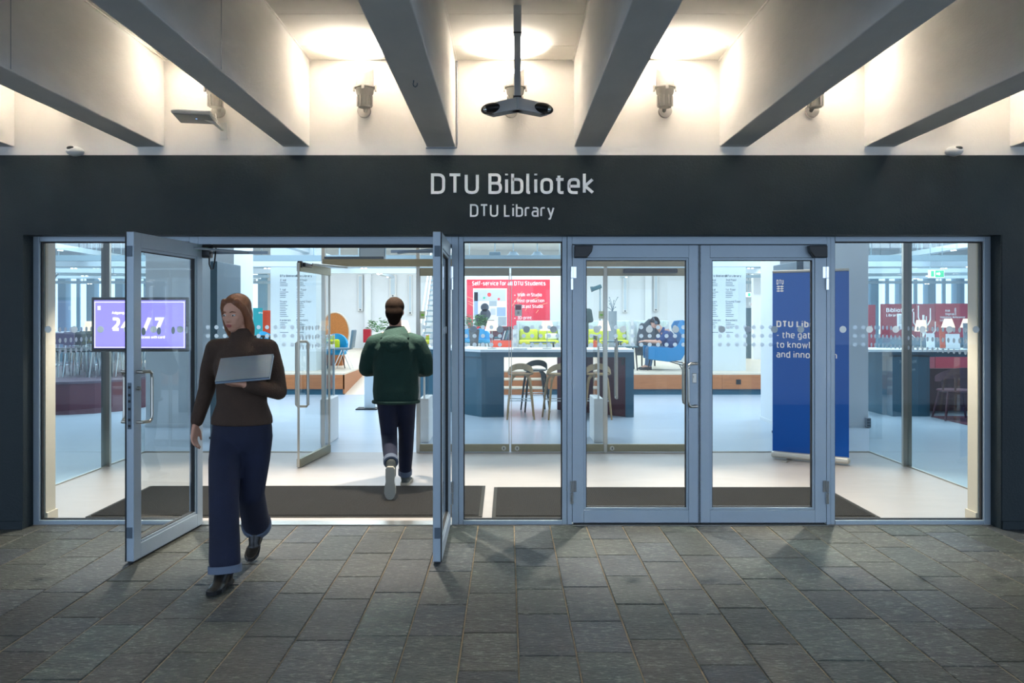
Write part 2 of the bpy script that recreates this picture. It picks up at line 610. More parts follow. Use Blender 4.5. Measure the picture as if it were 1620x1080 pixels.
def text(s, x, y, z, cap, m, parent, weight=0.14, width=None, t=0.003, single=True, name='lettering', M=None, mirror=False):
    """letters in the xz plane facing -y; x left end, z baseline"""
    w = cap*weight
    sx = cap-w
    track = 0.13*cap
    k = 1.0
    if width:
        k = width/text_width(s, cap, w, track)
    res = []
    bm = nb()
    cx = 0.0
    for ch in s:
        if ch == ' ':
            cx += 0.30*cap
            continue
        gw, strokes = GL[ch]
        for si, st in enumerate(strokes):
            if isinstance(st, tuple):
                pts = fillet(st[0], st[1], bool(st[2]))
                cl = bool(st[2])
            else:
                pts, cl = [Vector(p) for p in st], False
            ribbon(bm, pts, cl, w, t*(1+0.12*si), sx, cx+w/2, w/2, False)
        cx += gw*sx+w+track
        if not single:
            if k != 1.0:
                bmesh.ops.scale(bm, vec=(k, 1, 1), verts=bm.verts)
            bmesh.ops.translate(bm, vec=(x, y, z), verts=bm.verts)
            o = obj('letter', bm, m, parent)
            res.append(o)
            bm = nb()
    if single:
        bmesh.ops.scale(bm, vec=((-k if mirror else k), 1, 1), verts=bm.verts)
        bmesh.ops.translate(bm, vec=(x, y, z), verts=bm.verts)
        if M is not None:
            bmesh.ops.transform(bm, matrix=M, verts=bm.verts)
        res.append(obj(name, bm, m, parent))
    else:
        bm.free()
    if single and len(s.replace(" ", "")) > 1:
        res[-1]["kind"] = "stuff"
    return res

# ------------------------------------------------------------------ paving
WY = -0.13            # front face of the dark wall; the glazing stands at y = 0
DW, DG = DIST+WY, DIST
floor = struct(box_obj('floor', (-4.5, 4.5, -3.75, 0.02, -0.12, -0.006), MORTAR), 'grey slate paving in running bond before the doors')
far_bm = nb()
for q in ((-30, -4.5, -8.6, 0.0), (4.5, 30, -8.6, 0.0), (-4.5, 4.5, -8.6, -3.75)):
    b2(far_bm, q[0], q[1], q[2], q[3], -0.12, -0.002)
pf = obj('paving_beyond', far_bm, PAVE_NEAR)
bounce_bm = nb()
b2(bounce_bm, -30, 30, -40, -8.6, -0.12, -0.002)
struct(obj('bounce_ground', bounce_bm, PAVE_BOUNCE), 'unseen ground outside the canopy, made pale to bounce skylight')  # added out of view as a pale reflector to brighten the beam undersides
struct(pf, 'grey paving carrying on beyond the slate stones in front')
CW = 0.2755
stone_mesh = {}
def stone(ln, j):
    key = (ln, j)
    if key not in stone_mesh:
        bm = nb()
        vs_ = b2(bm, -CW/2+0.0035, CW/2-0.0035, -ln/2+0.003, ln/2-0.003, -0.02, 0.0)
        bmesh.ops.bevel(bm, geom=[e for e in bm.edges if all(v.co.z > -0.001 for v in e.verts)], offset=0.004, segments=1, affect='EDGES')
        me = bpy.data.meshes.new('paving_stone')
        bm.to_mesh(me)
        bm.free()
        me.materials.append(SLATE)
        stone_mesh[key] = me
    return stone_mesh[key]
rs = random.Random(3)
x0c = (813.3-CX)/FPX*(1.6*FPX/333.0)
k0 = -16
for k in range(k0, 16):
    xc = x0c+(k+0.5)*CW
    y = 0.0-rs.random()*0.02
    first = rs.choice((0.2, 0.3, 0.4, 0.5))
    ymin = -3.7 if abs(xc) < 2.9 else -2.6
    while y > ymin:
        ln = first if first else rs.choice((0.40, 0.45, 0.5, 0.55, 0.6, 0.65))
        first = None
        o = bpy.data.objects.new('paving_stone', stone(ln, 0))
        COL.objects.link(o)
        o.parent = floor
        o.location = (xc+rs.uniform(-.001, .001), y-ln/2, rs.uniform(-0.0025, 0.0005))
        o.rotation_euler = (rs.uniform(-.002, .002), rs.uniform(-.003, .003), 0)
        y -= ln

# ------------------------------------------------------------------ front wall: white band above, dark paint below
zl = Z(245.5, DW)          # white / dark line
zo = Z(371.5, DW)          # top of the opening
xl, xr = X(37, DW), X(1585, DW)
zc = Z(95, DW)             # canopy ceiling
bm = nb()
b2(bm, -9, 9, WY, 0.3, zl, 4.2)
wall = struct(obj('wall_front', bm, WHITE_WALL), 'front wall, white plaster above and dark slate paint round the glazing')
bm = nb()
b2(bm, -9, 9, WY-0.004, 0.12, zo, zl)
obj('dark_band', bm, DARK_WALL, wall)
for a, b in ((-9, xl), (xr, 9)):
    box_obj('dark_pier', (a, b, WY-0.004, 0.12, 0.0, zo), DARK_WALL, wall)
for a, b in ((-9, xl-0.0), (xr+0.0, 9)):
    box_obj('plinth', (a, b, WY-0.016, WY-0.004, 0.0, 0.06), DARK_WALL, wall)

# ------------------------------------------------------------------ canopy: ceiling boards between painted beams
ceil = struct(box_obj('ceiling', (-9, 9, -8.2, WY, zc+0.02, zc+0.2), CEIL_M), 'pale canopy ceiling with white painted concrete beams')
zb = Z(232.5, DW)
beams = [(-25.5-225, -25.5-183), (-20.5, 23), (215.5, 260), (448, 490), (675, 720.5), (908, 951.5), (1138, 1183.5), (1367, 1415), (1597, 1641), (1826, 1870)]
bx_ = [(X(a, DW), X(b, DW)) for a, b in beams]
for a, b in bx_:
    bm = nb()
    b2(bm, a, b, -8.2, WY, zb, zc+0.02)
    obj('beam', bm, BEAM_M, ceil, bevel=0.006)
for (a, b), (c, d) in zip(bx_, bx_[1:]):
    ys = [WY, WY-0.33, WY-0.95, WY-1.57, WY-2.2]
    for y1, y0 in zip(ys, ys[1:]):
        box_obj('ceiling_panel', (b+0.012, c-0.012, y0+0.003, y1-0.003, zc, zc+0.02), CEIL_M, ceil)
    # thin timber bead along both long edges
    for xx in (b+0.006, c-0.006):
        box_obj('edge_bead', (xx-0.006, xx+0.006, -3.2, WY, zc-0.008, zc+0.02), WHITE_WALL, ceil)
# cast joints across the two beams left of centre
for i in (3, 2):
    a, b = bx_[i]
    box_obj('cast_joint', (b, b+0.0015, -2.06, -2.054, zb+0.01, zc), GREYP, ceil)
# little hook under a beam, conduit down the corner
bm = nb()
hp = at(657, 127, FPX*(zb-EYE)/(CY-127))
tube(bm, [hp+Vector((0.012*math.cos(t)-0.0, 0, -0.02+0.016*math.sin(t))) for t in [PI*0.75, PI, PI*1.25, PI*1.5, PI*1.8, PI*2.1]], 0.003, 6)
cyl(bm, hp+Vector((-0.009, 0, 0.001)), hp+Vector((-0.009, 0, -0.012)), 0.003)
tag(obj('ceiling_hook', bm, ALU_DK), 'small bent metal hook under the beam left of the lettering', 'hook')
bm = nb()
xb = bx_[4][1]
tube(bm, [(xb+0.012, WY-0.012, zc-0.01), (xb+0.012, WY-0.012, zb+0.02), (xb+0.010, WY-0.012, zb-0.008), (xb-0.03, WY-0.012, zb-0.01), (bx_[4][0]-0.005, WY-0.012, zb-0.01)], 0.006, 8)
tag(obj('cable_conduit', bm, GREYP), 'thin grey conduit down the corner beside the beam left of the pole', 'conduit')

# ------------------------------------------------------------------ sign letters on the dark band
sg = thing('sign_lettering', 'large white sign letters in two lines on dark wall over the doors', 'sign', (0, WY-0.004, 0))
cap = (307-274.5)/FPX*DW
text('DTU Bibliotek', X(682, DW), 0, Z(307, DW), cap, SIGNW, sg, 0.135, width=X(940, DW)-X(682, DW), t=0.006, single=False)
cap2 = (343-323)/FPX*DW
text('DTU Library', X(743.5, DW), 0, Z(343, DW), cap2, SIGNW, sg, 0.13, width=X(877, DW)-X(743.5, DW), t=0.005, single=False)

# ------------------------------------------------------------------ wall uplights
def uplight(px, label, side, top=110, loc=None):
    cx_ = X(px, DW-0.16)
    t = thing('wall_uplight', label, 'lamp', (cx_, WY, 0), 0, 'uplights in the canopy bays')
    yc = -0.16
    ztop = Z(112, DW-0.16)
    zcol = Z(137, DW-0.16)
    zlow = Z(170, DW-0.16)
    bm = nb()
    n = 24
    r = 0.066
    for ri, flip in ((r, 0), (r-0.006, 1)):
        A = [bm.verts.new((ri*math.cos(2*PI*k/n), yc+ri*math.sin(2*PI*k/n), zcol-0.005)) for k in range(n)]
        B = [bm.verts.new((ri*math.cos(2*PI*k/n), yc+ri*math.sin(2*PI*k/n), ztop+side*0.02*math.cos(2*PI*k/n)-0.035*(-math.sin(2*PI*k/n)))) for k in range(n)]
        if flip:
            I0, I1 = A, B
        else:
            O0, O1 = A, B
        for k in range(n):
            bm.faces.new((A[k], A[(k+1) % n], B[(k+1) % n], B[k]))
    for k in range(n):
        bm.faces.new((O1[k], O1[(k+1) % n], I1[(k+1) % n], I1[k]))
        bm.faces.new((O0[k], O0[(k+1) % n], I0[(k+1) % n], I0[k]))
    obj('cup', bm, UPGREY, t, smooth=True)
    bm = nb()
    lathe(bm, [(r+0.004, 0.0), (r+0.012, 0.004), (r+0.012, 0.016), (r+0.004, 0.02)], (0, yc, zcol-0.016), 24)
    for s in (-1, 1):
        bx(bm, (s*(r+0.014), yc, zcol-0.012), (0.012, 0.022, 0.045))
    bx(bm, (0, yc-r-0.012, zcol-0.016), (0.02, 0.012, 0.04))
    obj('clamp_ring', bm, UPGREY, t, smooth=True)
    bm = nb()
    lathe(bm, [(0.045, 0), (0.05, 0.01), (0.052, 0.085), (0.062, 0.10), (0.068, 0.14)], (0, yc, zlow), 24)
    for k in range(10):
        a = 2*PI*k/10
        bx(bm, (0.054*math.cos(a), yc+0.054*math.sin(a), zlow+0.045), (0.012, 0.004, 0.075), a)
    obj('lamp_housing', bm, UPGREY, t, smooth=True)
    bm = nb()
    cyl(bm, (side*-0.03, 0, zlow+0.01), (side*-0.03, -0.025, zlow+0.01), 0.05, n=20)
    cyl(bm, (side*-0.02, -0.02, zlow+0.012), (0, yc, zlow+0.03), 0.016)
    obj('wall_bracket', bm, UPGREY, t, smooth=True)
    d = spot('uplight_lamp', (cx_, WY+yc, ztop-0.06), (cx_, WY+yc-0.10, 3.6), UPW, (1.0, 0.92, 0.82), size=2.5, blend=0.8, radius=0.03)
    return t
UP = [(-120, 'white cylindrical uplight on the wall far left behind the beams', 1),
      (112, 'white cylindrical uplight on the wall above the left dome camera', 1),
      (341, 'white cylindrical uplight half hidden by the beam over the flat wall device', 1),
      (577, 'white cylindrical uplight left of the hanging pole', 1),
      (815, 'white cylindrical uplight behind the hanging pole', 1),
      (1052, 'white cylindrical uplight right of the hanging pole', -1),
      (1290, 'white cylindrical uplight half hidden by the second beam right of the lettering', -1),
      (1510, 'white cylindrical uplight on the wall above the right dome camera', -1),
      (1740, 'white cylindrical uplight on the wall far right behind the beams', -1)]
for px, lab, s in UP:
    uplight(px, lab, s)

# hanging pole with two door sensors
Dp = FPX*(zc-EYE)/(CY-10)
xp, yp = X(818.5, Dp), Dp-DIST
sp = thing('sensor_pole', 'grey pole hanging from the ceiling with two black sensors on angled arms', 'sensor', (xp, yp, 0))
zpb = Z(155, Dp)
bm = nb()
b2(bm, -0.021, 0.021, -0.021, 0.021, zpb, zc-0.16)
obj('pole', bm, POLEG, sp, bevel=0.004)
box_obj('ceiling_sleeve', (-0.024, 0.024, -0.024, 0.024, zc-0.17, zc), POLEG, sp, bevel=0.003)
for zz in (zc-0.17, zpb+0.005):
    box_obj('collar', (-0.025, 0.025, -0.025, 0.025, zz-0.004, zz+0.004), BLACK, sp)
for s in (-1, 1):
    bm = nb()
    M = Matrix.Translation((0, 0, zpb-0.035)) @ Matrix.Rotation(s*math.radians(38), 4, 'Z')
    bx(bm, (s*0.12, 0, 0), (0.25, 0.03, 0.072), M=M)
    bx(bm, (s*0.12, 0.03, -0.034), (0.25, 0.07, 0.006), M=M)
    obj('bracket_arm', bm, POLEG, sp, bevel=0.003)
    bm = nb()
    ell(bm, M @ Vector((s*0.205, 0.0, 0.0)), (0.083, 0.045, 0.038), 20, 12, Matrix.Rotation(s*math.radians(38), 4, 'Z'))
    so = obj('sensor', bm, BLACK, sp, smooth=True)
    bm = nb()
    ell(bm, M @ Vector((s*0.225, -0.036, -0.006)), (0.018, 0.012, 0.018), 10, 8)
    obj('sensor_eye', bm, CHROME, so, smooth=True)

# flat device on a wall arm
Dr = 5.95
c = at(308, 184, Dr)
rt = thing('wireless_access_point', 'flat white square device with blue light on wall arm between left beams', 'antenna', (c.x, c.y, c.z))
bm = nb()
rbox(bm, (0, 0, 0.0), (0.27, 0.30, 0.032), 0.014, 2, rz=0.18)
obj('housing', bm, WHITEP, rt, smooth=True)
bm = nb()
rbox(bm, (0, 0, -0.016), (0.245, 0.275, 0.012), 0.005, 2, rz=0.18)
hz = obj('underside_plate', bm, GREYP, rt, smooth=True)
bm = nb()
cyl(bm, (0.02, -0.02, -0.021), (0.02, -0.02, -0.024), 0.006)
obj('status_light', bm, mat('blue_led', '#5fa0ff', 0.3, emit='#7fb2ff', es=2.5), hz)
w = at(353, 208, DW)
bm = nb()
tube(bm, [(0.06, 0.02, -0.01), (0.12, 0.06, -0.035), (w.x-c.x, w.y-c.y-0.02, w.z-c.z+0.01)], 0.012, 8)
obj('arm', bm, WHITEP, rt, smooth=True)
bm = nb()
bx(bm, (w.x-c.x+0.005, w.y-c.y-0.004, w.z-c.z+0.0), (0.05, 0.008, 0.13))
bx(bm, (w.x-c.x+0.005, w.y-c.y-0.01, w.z-c.z-0.055), (0.06, 0.012, 0.008))
obj('wall_plate', bm, WHITEP, rt)
bm = nb()
tube(bm, [(w.x-c.x-0.0, w.y-c.y-0.02, w.z-c.z+0.02), (w.x-c.x-0.04, w.y-c.y-0.03, w.z-c.z+0.08), (w.x-c.x-0.05, w.y-c.y-0.02, w.z-c.z+0.14)], 0.004, 6)
obj('cable', bm, WHITEP, rt)

# dome cameras on the dark band's top edge
for px, lab in ((122, 'small white dome camera on the wall at far left'), (1506, 'small white dome camera on the wall at far right')):
    q = at(px, 238, DW)
    t = thing('dome_camera', lab, 'camera', (q.x, WY, zl+0.012))
    bm = nb()
    ell(bm, (0, -0.03, 0.012), (0.064, 0.06, 0.038), 18, 10)
    bx(bm, (0, -0.01, -0.0), (0.09, 0.03, 0.03))
    obj('dome_shell', bm, WHITEP, t, smooth=True)
    bm = nb()
    ell(bm, (-0.012 if px < 800 else 0.012, -0.07, 0.028), (0.03, 0.022, 0.016), 12, 8)
    obj('lens_window', bm, BLACK, t, smooth=True)

# ------------------------------------------------------------------ aluminium glazing frame
def fx(p):
    return X(p, DG)
def fz(p):
    return Z(p, DG)
trim = sempty('trim_1', 'grey aluminium frame round the entrance doors and side panes')
FT, FB = fz(372.5), 0.0
def frame_bar(x0, x1, z0, z1, name='frame_bar', y0=-0.0, y1=0.075):
    return box_obj(name, (x0, x1, y0, y1, z0, z1), ALU, trim, bevel=0.003)
HX = fz(383)
frame_bar(fx(51.5), fx(62), 0, FT, 'jamb')
frame_bar(fx(1557), fx(1567.5), 0, FT, 'jamb')
frame_bar(fx(299.5), fx(313.5), 0, FT, 'mullion')
frame_bar(fx(714.5), fx(725), 0, FT, 'mullion')
frame_bar(fx(725.4), fx(733), 0, FT, 'mullion', y0=0.006)
frame_bar(fx(889.5), fx(897), 0, FT, 'mullion', y0=0.006)
frame_bar(fx(897.4), fx(905), 0, FT, 'mullion')
frame_bar(fx(1308), fx(1314), 0, FT, 'mullion')
frame_bar(fx(1314.4), fx(1321.5), 0, FT, 'mullion', y0=0.006)
segs = [(62, 299.5), (733, 889.5), (1321.5, 1557)]
for a, b in segs:
    frame_bar(fx(a), fx(b), fz(382), FT, 'head_rail')
    frame_bar(fx(a), fx(b), 0.0, fz(823), 'sill_rail')
for a, b in ((313.5, 714.5), (905, 1308)):
    frame_bar(fx(a), fx(b), fz(386.5), FT, 'head_rail')
    box_obj('head_stop', (fx(a), fx(b), 0.03, 0.07, fz(391), fz(386.5)), GASKET, trim)
box_obj('threshold', (fx(313.5), fx(714.5), -0.03, 0.09, -0.012, 0.008), STEEL, trim)
box_obj('threshold', (fx(905), fx(1308), -0.03, 0.09, -0.012, 0.004), STEEL, trim)
# reveal sides in dark paint (left, right) and cream inner reveals with skirting
for a, b in ((xl-0.02, fx(51.5)), (fx(1567.5), xr+0.02)):
    box_obj('dark_reveal', (a, b, WY, 0.02, 0.0, FT), DARK_WALL, wall)
for s, px in ((-1, 63), (1, 1556)):
    xx = fx(px)
    bm = nb()
    b2(bm, xx, xx+s*0.5, 0.08, 0.22, 0.0, 2.7)
    obj('inner_reveal', bm, CREAM, wall)
    box_obj('skirting', (xx-s*0.012, xx+s*0.5, 0.085, 0.235, 0.0, 0.07), CREAM, wall)
# inside face of the front wall above the glazing
box_obj('inner_lintel', (-4.4, 4.4, 0.12, 0.25, zo-0.0, 2.75), LWALL, wall)

DOTZ = fz(521)
dot_me = None
def big_dot(parent, x, y, z, side=-1):
    global dot_me
    if dot_me is None:
        bm = nb()
        cyl(bm, (0, 0.0, 0), (0, -0.0012, 0), 0.0265, n=20)
        dot_me = bpy.data.meshes.new('frosted_dot')
        bm.to_mesh(dot_me)
        bm.free()
        dot_me.materials.append(DOT)
    o = bpy.data.objects.new('frosted_dot', dot_me)
    COL.objects.link(o)
    o.parent = parent
    o.location = (x, y, z)
    return o

def pane(parent, x0, x1, y, z0, z1, m=GLASS, t=0.01):
    g = box_obj('pane', (x0, x1, y-t/2, y+t/2, z0, z1), m, parent)
    return g

def gasket(parent, x0, x1, y0, y1, z0, z1, w=0.008):
    bm = nb()
    b2(bm, x0, x0+w, y0, y1, z0, z1)
    b2(bm, x1-w, x1, y0, y1, z0, z1)
    b2(bm, x0+w, x1-w, y0, y1, z0, z0+w)
    b2(bm, x0+w, x1-w, y0, y1, z1-w, z1)
    return obj('gasket', bm, GASKET, parent)

for i, (a, b) in enumerate(segs):
    wdw = sempty('window_%d' % (i+1), ('tall fixed pane left of the open doors', 'tall fixed pane between the two pairs of doors', 'tall fixed pane right of the closed doors')[i])
    x0, x1, z0, z1 = fx(a), fx(b), fz(823), fz(382)
    gasket(wdw, x0, x1, 0.025, 0.055, z0, z1)
    pane(wdw, x0+0.004, x1-0.004, 0.04, z0+0.004, z1-0.004)
    for px in ([76, 117.5, 159, 201, 243, 285] if i == 0 else [749, 791, 833, 875.5] if i == 1 else [1333.5, 1375.5, 1417, 1459.5, 1502, 1544]):
        big_dot(wdw, X(px, DG+0.034), 0.034, DOTZ)

# ------------------------------------------------------------------ the four aluminium door leaves
LW, LT, LZ0, LZ1 = 0.982, 0.058, 0.014, fz(387.5)
def leaf(n, label, loc, rot, s, handle):
    """s=+1: hinge at x=0, leaf runs to +x; s=-1 runs to -x; outside face at y=-LT"""
    d = sempty('door_%d' % n, label, loc)
    d.rotation_euler = (0, 0, rot)
    st, top, bot = 0.088, 0.098, 0.098
    def bb(name, x0, x1, z0, z1, y0=-LT, y1=0.0, m=ALU):
        return box_obj(name, (s*x0, s*x1, y0, y1, z0, z1), m, d, bevel=0.003)
    bb('stile', 0, st, LZ0, LZ1)
    bb('stile', LW-st, LW, LZ0, LZ1)
    bb('top_rail', st, LW-st, LZ1-top, LZ1)
    bb('bottom_rail', st, LW-st, LZ0, LZ0+bot)
    # glazing bead
    bm = nb()
    gx0, gx1, gz0, gz1 = st, LW-st, LZ0+bot, LZ1-top
    for (a, b, c_, e) in ((gx0, gx0+0.018, gz0, gz1), (gx1-0.018, gx1, gz0, gz1), (gx0+0.018, gx1-0.018, gz0, gz0+0.018), (gx0+0.018, gx1-0.018, gz1-0.018, gz1)):
        b2(bm, s*a, s*b, -LT+0.008, -0.008, c_, e)
    obj('glazing_bead', bm, ALU, d, bevel=0.002)
    gs = gasket(d, min(s*(gx0+.016), s*(gx1-.016)), max(s*(gx0+.016), s*(gx1-.016)), -LT+0.014, -0.014, gz0+0.016, gz1-0.016, 0.007)
    pane(d, s*(gx0+0.02), s*(gx1-0.02), -LT/2, gz0+0.02, gz1-0.02)
    xd = 0.19
    while xd < LW-0.1:
        big_dot(d, s*xd, -LT/2-0.006, DOTZ)
        xd += 0.2025
    # hinges (knuckles on the outside)
    for zz in (fz(440), fz(778)):
        bm = nb()
        cyl(bm, (-s*0.004, -LT-0.008, zz-0.088), (-s*0.004, -LT-0.008, zz-0.002), 0.013, n=12)
        cyl(bm, (-s*0.004, -LT-0.008, zz+0.002), (-s*0.004, -LT-0.008, zz+0.088), 0.013, n=12)
        b2(bm, s*0.0, s*0.03, -LT-0.006, -LT, zz+0.002, zz+0.088)
        obj('hinge', bm, CHROME, d, smooth=True)
    if handle:
        hx = LW-0.035
        for side, yy in ((-1, -LT), (1, 0.0)):
            bm = nb()
            tube(bm, [Vector((s*hx, yy, 1.238)), Vector((s*hx, yy+side*0.04, 1.238)), Vector((s*(hx-0.05), yy+side*0.062, 1.238)), Vector((s*(hx-0.066), yy+side*0.066, 1.225)),
                      Vector((s*(hx-0.07), yy+side*0.066, 1.20)), Vector((s*(hx-0.07), yy+side*0.066, 0.95)),
                      Vector((s*(hx-0.066), yy+side*0.066, 0.925)), Vector((s*(hx-0.05), yy+side*0.062, 0.912)), Vector((s*hx, yy+side*0.04, 0.912)), Vector((s*hx, yy, 0.912))], 0.0105, 10)
            obj('pull_handle', bm, STEEL, d, smooth=True)
        bm = nb()
        rbox(bm, (s*(LW-0.045), -LT-0.003, 1.125), (0.032, 0.008, 0.075), 0.003, 1)
        cyl(bm, (s*(LW-0.045), -LT, 1.135), (s*(LW-0.045), -LT-0.02, 1.135), 0.011, n=12)
        obj('lock_cylinder', bm, STEEL, d)
        bm = nb()
        cyl(bm, (s*(LW-0.045), 0, 1.13), (s*(LW-0.045), 0.02, 1.13), 0.013, n=12)
        obj('lock_cylinder', bm, STEEL, d)
        bm = nb()
        b2(bm, s*LW, s*(LW+0.003), -LT/2-0.012, -LT/2+0.012, 0.87, 1.17)
        pl = obj('lock_plate', bm, ALU_DK, d)
        bm = nb()
        for zz in (1.14, 1.09, 1.05, 1.0, 0.93, 0.89):
            b2(bm, s*(LW+0.003), s*(LW+0.006), -LT/2-0.007, -LT/2+0.007, zz-0.008, zz+0.008)
        obj('lock_slot', bm, GASKET, pl)
    # seals on the free edge
    bm = nb()
    b2(bm, s*LW, s*(LW+0.004), -LT, -LT+0.008, LZ0, LZ1)
    obj('edge_seal', bm, GASKET, d)
    for zz in (2.02, 0.2):
        b = nb()
        b2(b, s*LW, s*(LW+0.004), -LT/2-0.018, -LT/2+0.018, zz-0.035, zz+0.035)
        obj('bolt_guide', b, ALU_DK, d)
    # dark foot of the bottom seal
    bm = nb()
    b2(bm, s*0.01, s*(LW-0.01), -LT+0.012, -0.012, 0.003, LZ0)
    obj('bottom_seal', bm, GASKET, d)
    return d
d1 = leaf(1, 'left leaf of the open pair, swung out over the paving', (-2.325, -0.03, 0), math.radians(-95.0), 1, True)
d2 = leaf(2, 'right leaf of the open pair, swung out edge on', (-0.487, -0.03, 0), math.radians(90.5), -1, False)
d3 = leaf(3, 'left leaf of the closed pair, with pull handle', (fx(905.5), 0.058, 0), 0, 1, True)
d4 = leaf(4, 'right leaf of the closed pair, with the banner behind', (fx(1307.5), 0.058, 0), 0, -1, False)
# black operator boxes on the outside corners of the closed pair
for d, s in ((d3, 1), (d4, -1)):
    bm = nb()
    pts = [(0.012, -0.0), (0.155, 0.0), (0.145, -0.045), (0.11, -0.092), (0.012, -0.092)]
    za = LZ1-0.008
    fr = [bm.verts.new((s*x, -LT-0.06, za+z)) for x, z in pts]
    bk = [bm.verts.new((s*x, -LT, za+z)) for x, z in pts]
    bm.faces.new(fr)
    bm.faces.new(bk[::-1])
    for i in range(5):
        bm.faces.new((fr[i], fr[(i+1) % 5], bk[(i+1) % 5], bk[i]))
    obj('pivot_cover', bm, BLACK, d, bevel=0.006)
# operator box with cable and arm inside the open pair
for (xh, s, lab) in ((fx(313.5), 1, 'black door operator with cable loop by the left open leaf'), (fx(714.5), -1, 'black door operator by the right open leaf')):
    t = thing('door_operator', lab, 'door closer', (xh, 0.0, 0))
    bm = nb()
    rbox(bm, (s*0.06, 0.0 if s > 0 else -0.04, fz(398)), (0.085, 0.09, 0.098), 0.012, 2)
    hb = obj('operator_box', bm, BLACK, t, smooth=True)
    bm = nb()
    cyl(bm, (s*0.085, -0.046, fz(394)), (s*0.085, -0.049, fz(394)), 0.006)
    if s > 0:
        obj('status_light', bm, mat('green_led', '#30ff60', 0.3, emit='#30ff60', es=2.0), hb)
        bm = nb()
        tube(bm, [(s*0.085, 0, fz(406)), (s*0.085, 0, fz(418)), (s*0.10, 0, fz(426)), (s*0.115, 0, fz(425)), (s*0.125, 0, fz(416)), (s*0.13, 0.02, fz(392))], 0.006, 8)
        obj('cable_loop', bm, BLACK, t, smooth=True)
    else:
        bm.free()
    bm = nb()
    if s > 0:
        bx(bm, (0.0, -0.19, fz(395)), (0.02, 0.03, 0.03))
        tube(bm, [(0.0, -0.2, fz(395)), (0.36, 0.06, fz(398))], 0.009, 8)
        obj('arm', bm, ALU, t, smooth=True)
        bm = nb()
        bx(bm, (0.28, 0.1, fz(398)), (0.46, 0.03, 0.022))
        obj('slide_rail', bm, ALU, t)
    else:
        tube(bm, [(-0.1, -0.1, fz(395)), (-0.42, 0.06, fz(399))], 0.009, 8)
        obj('arm', bm, ALU, t, smooth=True)
        bm = nb()
        bx(bm, (-0.3, 0.1, fz(396)), (0.36, 0.03, 0.022))
        obj('slide_rail', bm, ALU, t)
# ================================================================== vestibule
YI = 3.38
DI = DIST+YI
def ix(p):
    return X(p, DI)
def iz(p):
    return Z(p, DI)
SX = 4.27
vf = struct(box_obj('floor_vestibule', (-SX, SX, 0.0, YI, -0.12, -0.0), VFLOOR), 'pale smooth floor inside the entrance')
bm = nb()
b2(bm, -18, 18, YI, 24.0, -0.12, 0.0)
b2(bm, -18, -SX, 0.2, YI, -0.12, 0.0)
b2(bm, SX, 18, 0.2, YI, -0.12, 0.0)
struct(obj('floor_library', bm, LFLOOR), 'blue grey polished library floor')
struct(box_obj('ceiling_vestibule', (-SX-0.1, SX+0.1, 0.25, YI+0.05, 2.70, 2.78), LWALL), 'white ceiling of the entrance lobby')
struct(box_obj('ceiling_library', (-18, 18, 0.3, 24.0, 4.0, 4.1), LWALL), 'white library ceiling')

# door mats
def door_mat(px0, px1, y0, y1, lab, skew=0.0):
    t = thing('door_mat', lab, 'mat', ((px0+px1)/2, (y0+y1)/2, 0), skew, 'entrance mats')
    w, d = (px1-px0), (y1-y0)
    bm = nb()
    b2(bm, -w/2+0.03, w/2-0.03, -d/2+0.03, d/2-0.03, 0.001, 0.012)
    obj('pile', bm, MAT_M, t)
    bm = nb()
    n = int((w-0.08)/0.016)
    for i in range(n):
        x = -w/2+0.04+i*0.016
        b2(bm, x, x+0.008, -d/2+0.03, d/2-0.03, 0.012, 0.0145)
    obj('ribs', bm, MAT_M, t)['kind'] = 'stuff'
    bm = nb()
    for a in ((-w/2, w/2, -d/2, -d/2+0.03), (-w/2, w/2, d/2-0.03, d/2), (-w/2, -w/2+0.03, -d/2+0.03, d/2-0.03), (w/2-0.03, w/2, -d/2+0.03, d/2-0.03)):
        b2(bm, a[0], a[1], a[2], a[3], 0.001, 0.007)
    obj('rubber_edge', bm, MAT_E, t)
door_mat(-3.35, -0.20, 0.22, 1.42, 'long dark ribbed mat inside the open doors', 0.004)
door_mat(-0.12, 2.96, 0.20, 1.36, 'long dark ribbed mat inside the closed doors', 0.0)

def dots(parent, fn, n0, n1, rows=(517.5, 531.2, 545.0)):
    bm = nb()
    for i in range(n0, n1):
        for r in rows:
            z = iz(r)
            M = fn(i, z)
            vs_ = [bm.verts.new(M @ Vector((0.0245*math.cos(2*PI*k/14), 0, 0.0245*math.sin(2*PI*k/14)))) for k in range(14)]
            bm.faces.new(vs_)
    o = obj('dot_rows', bm, DOT, parent)
    o['kind'] = 'stuff'
    return o

PITCH = 0.0992
# inner glass line: fixed panes
w6 = sempty('window_4', 'frameless inner pane between left corner and inner doors')
w7 = sempty('window_5', 'frameless inner pane behind the banner')
for w_, a, b in ((w6, -SX, ix(512)), (w7, ix(1104), SX)):
    pane(w_, a, b, YI, 0.005, 2.7, GLASS, 0.012)
    n = int((b-a)/PITCH)
    dots(w_, lambda i, z, a=a: Matrix.Translation((a+0.06+i*PITCH, YI-0.0075, z)), 0, n)
    box_obj('floor_channel', (a, b, YI-0.012, YI+0.012, 0.0, 0.012), STEEL, w_)
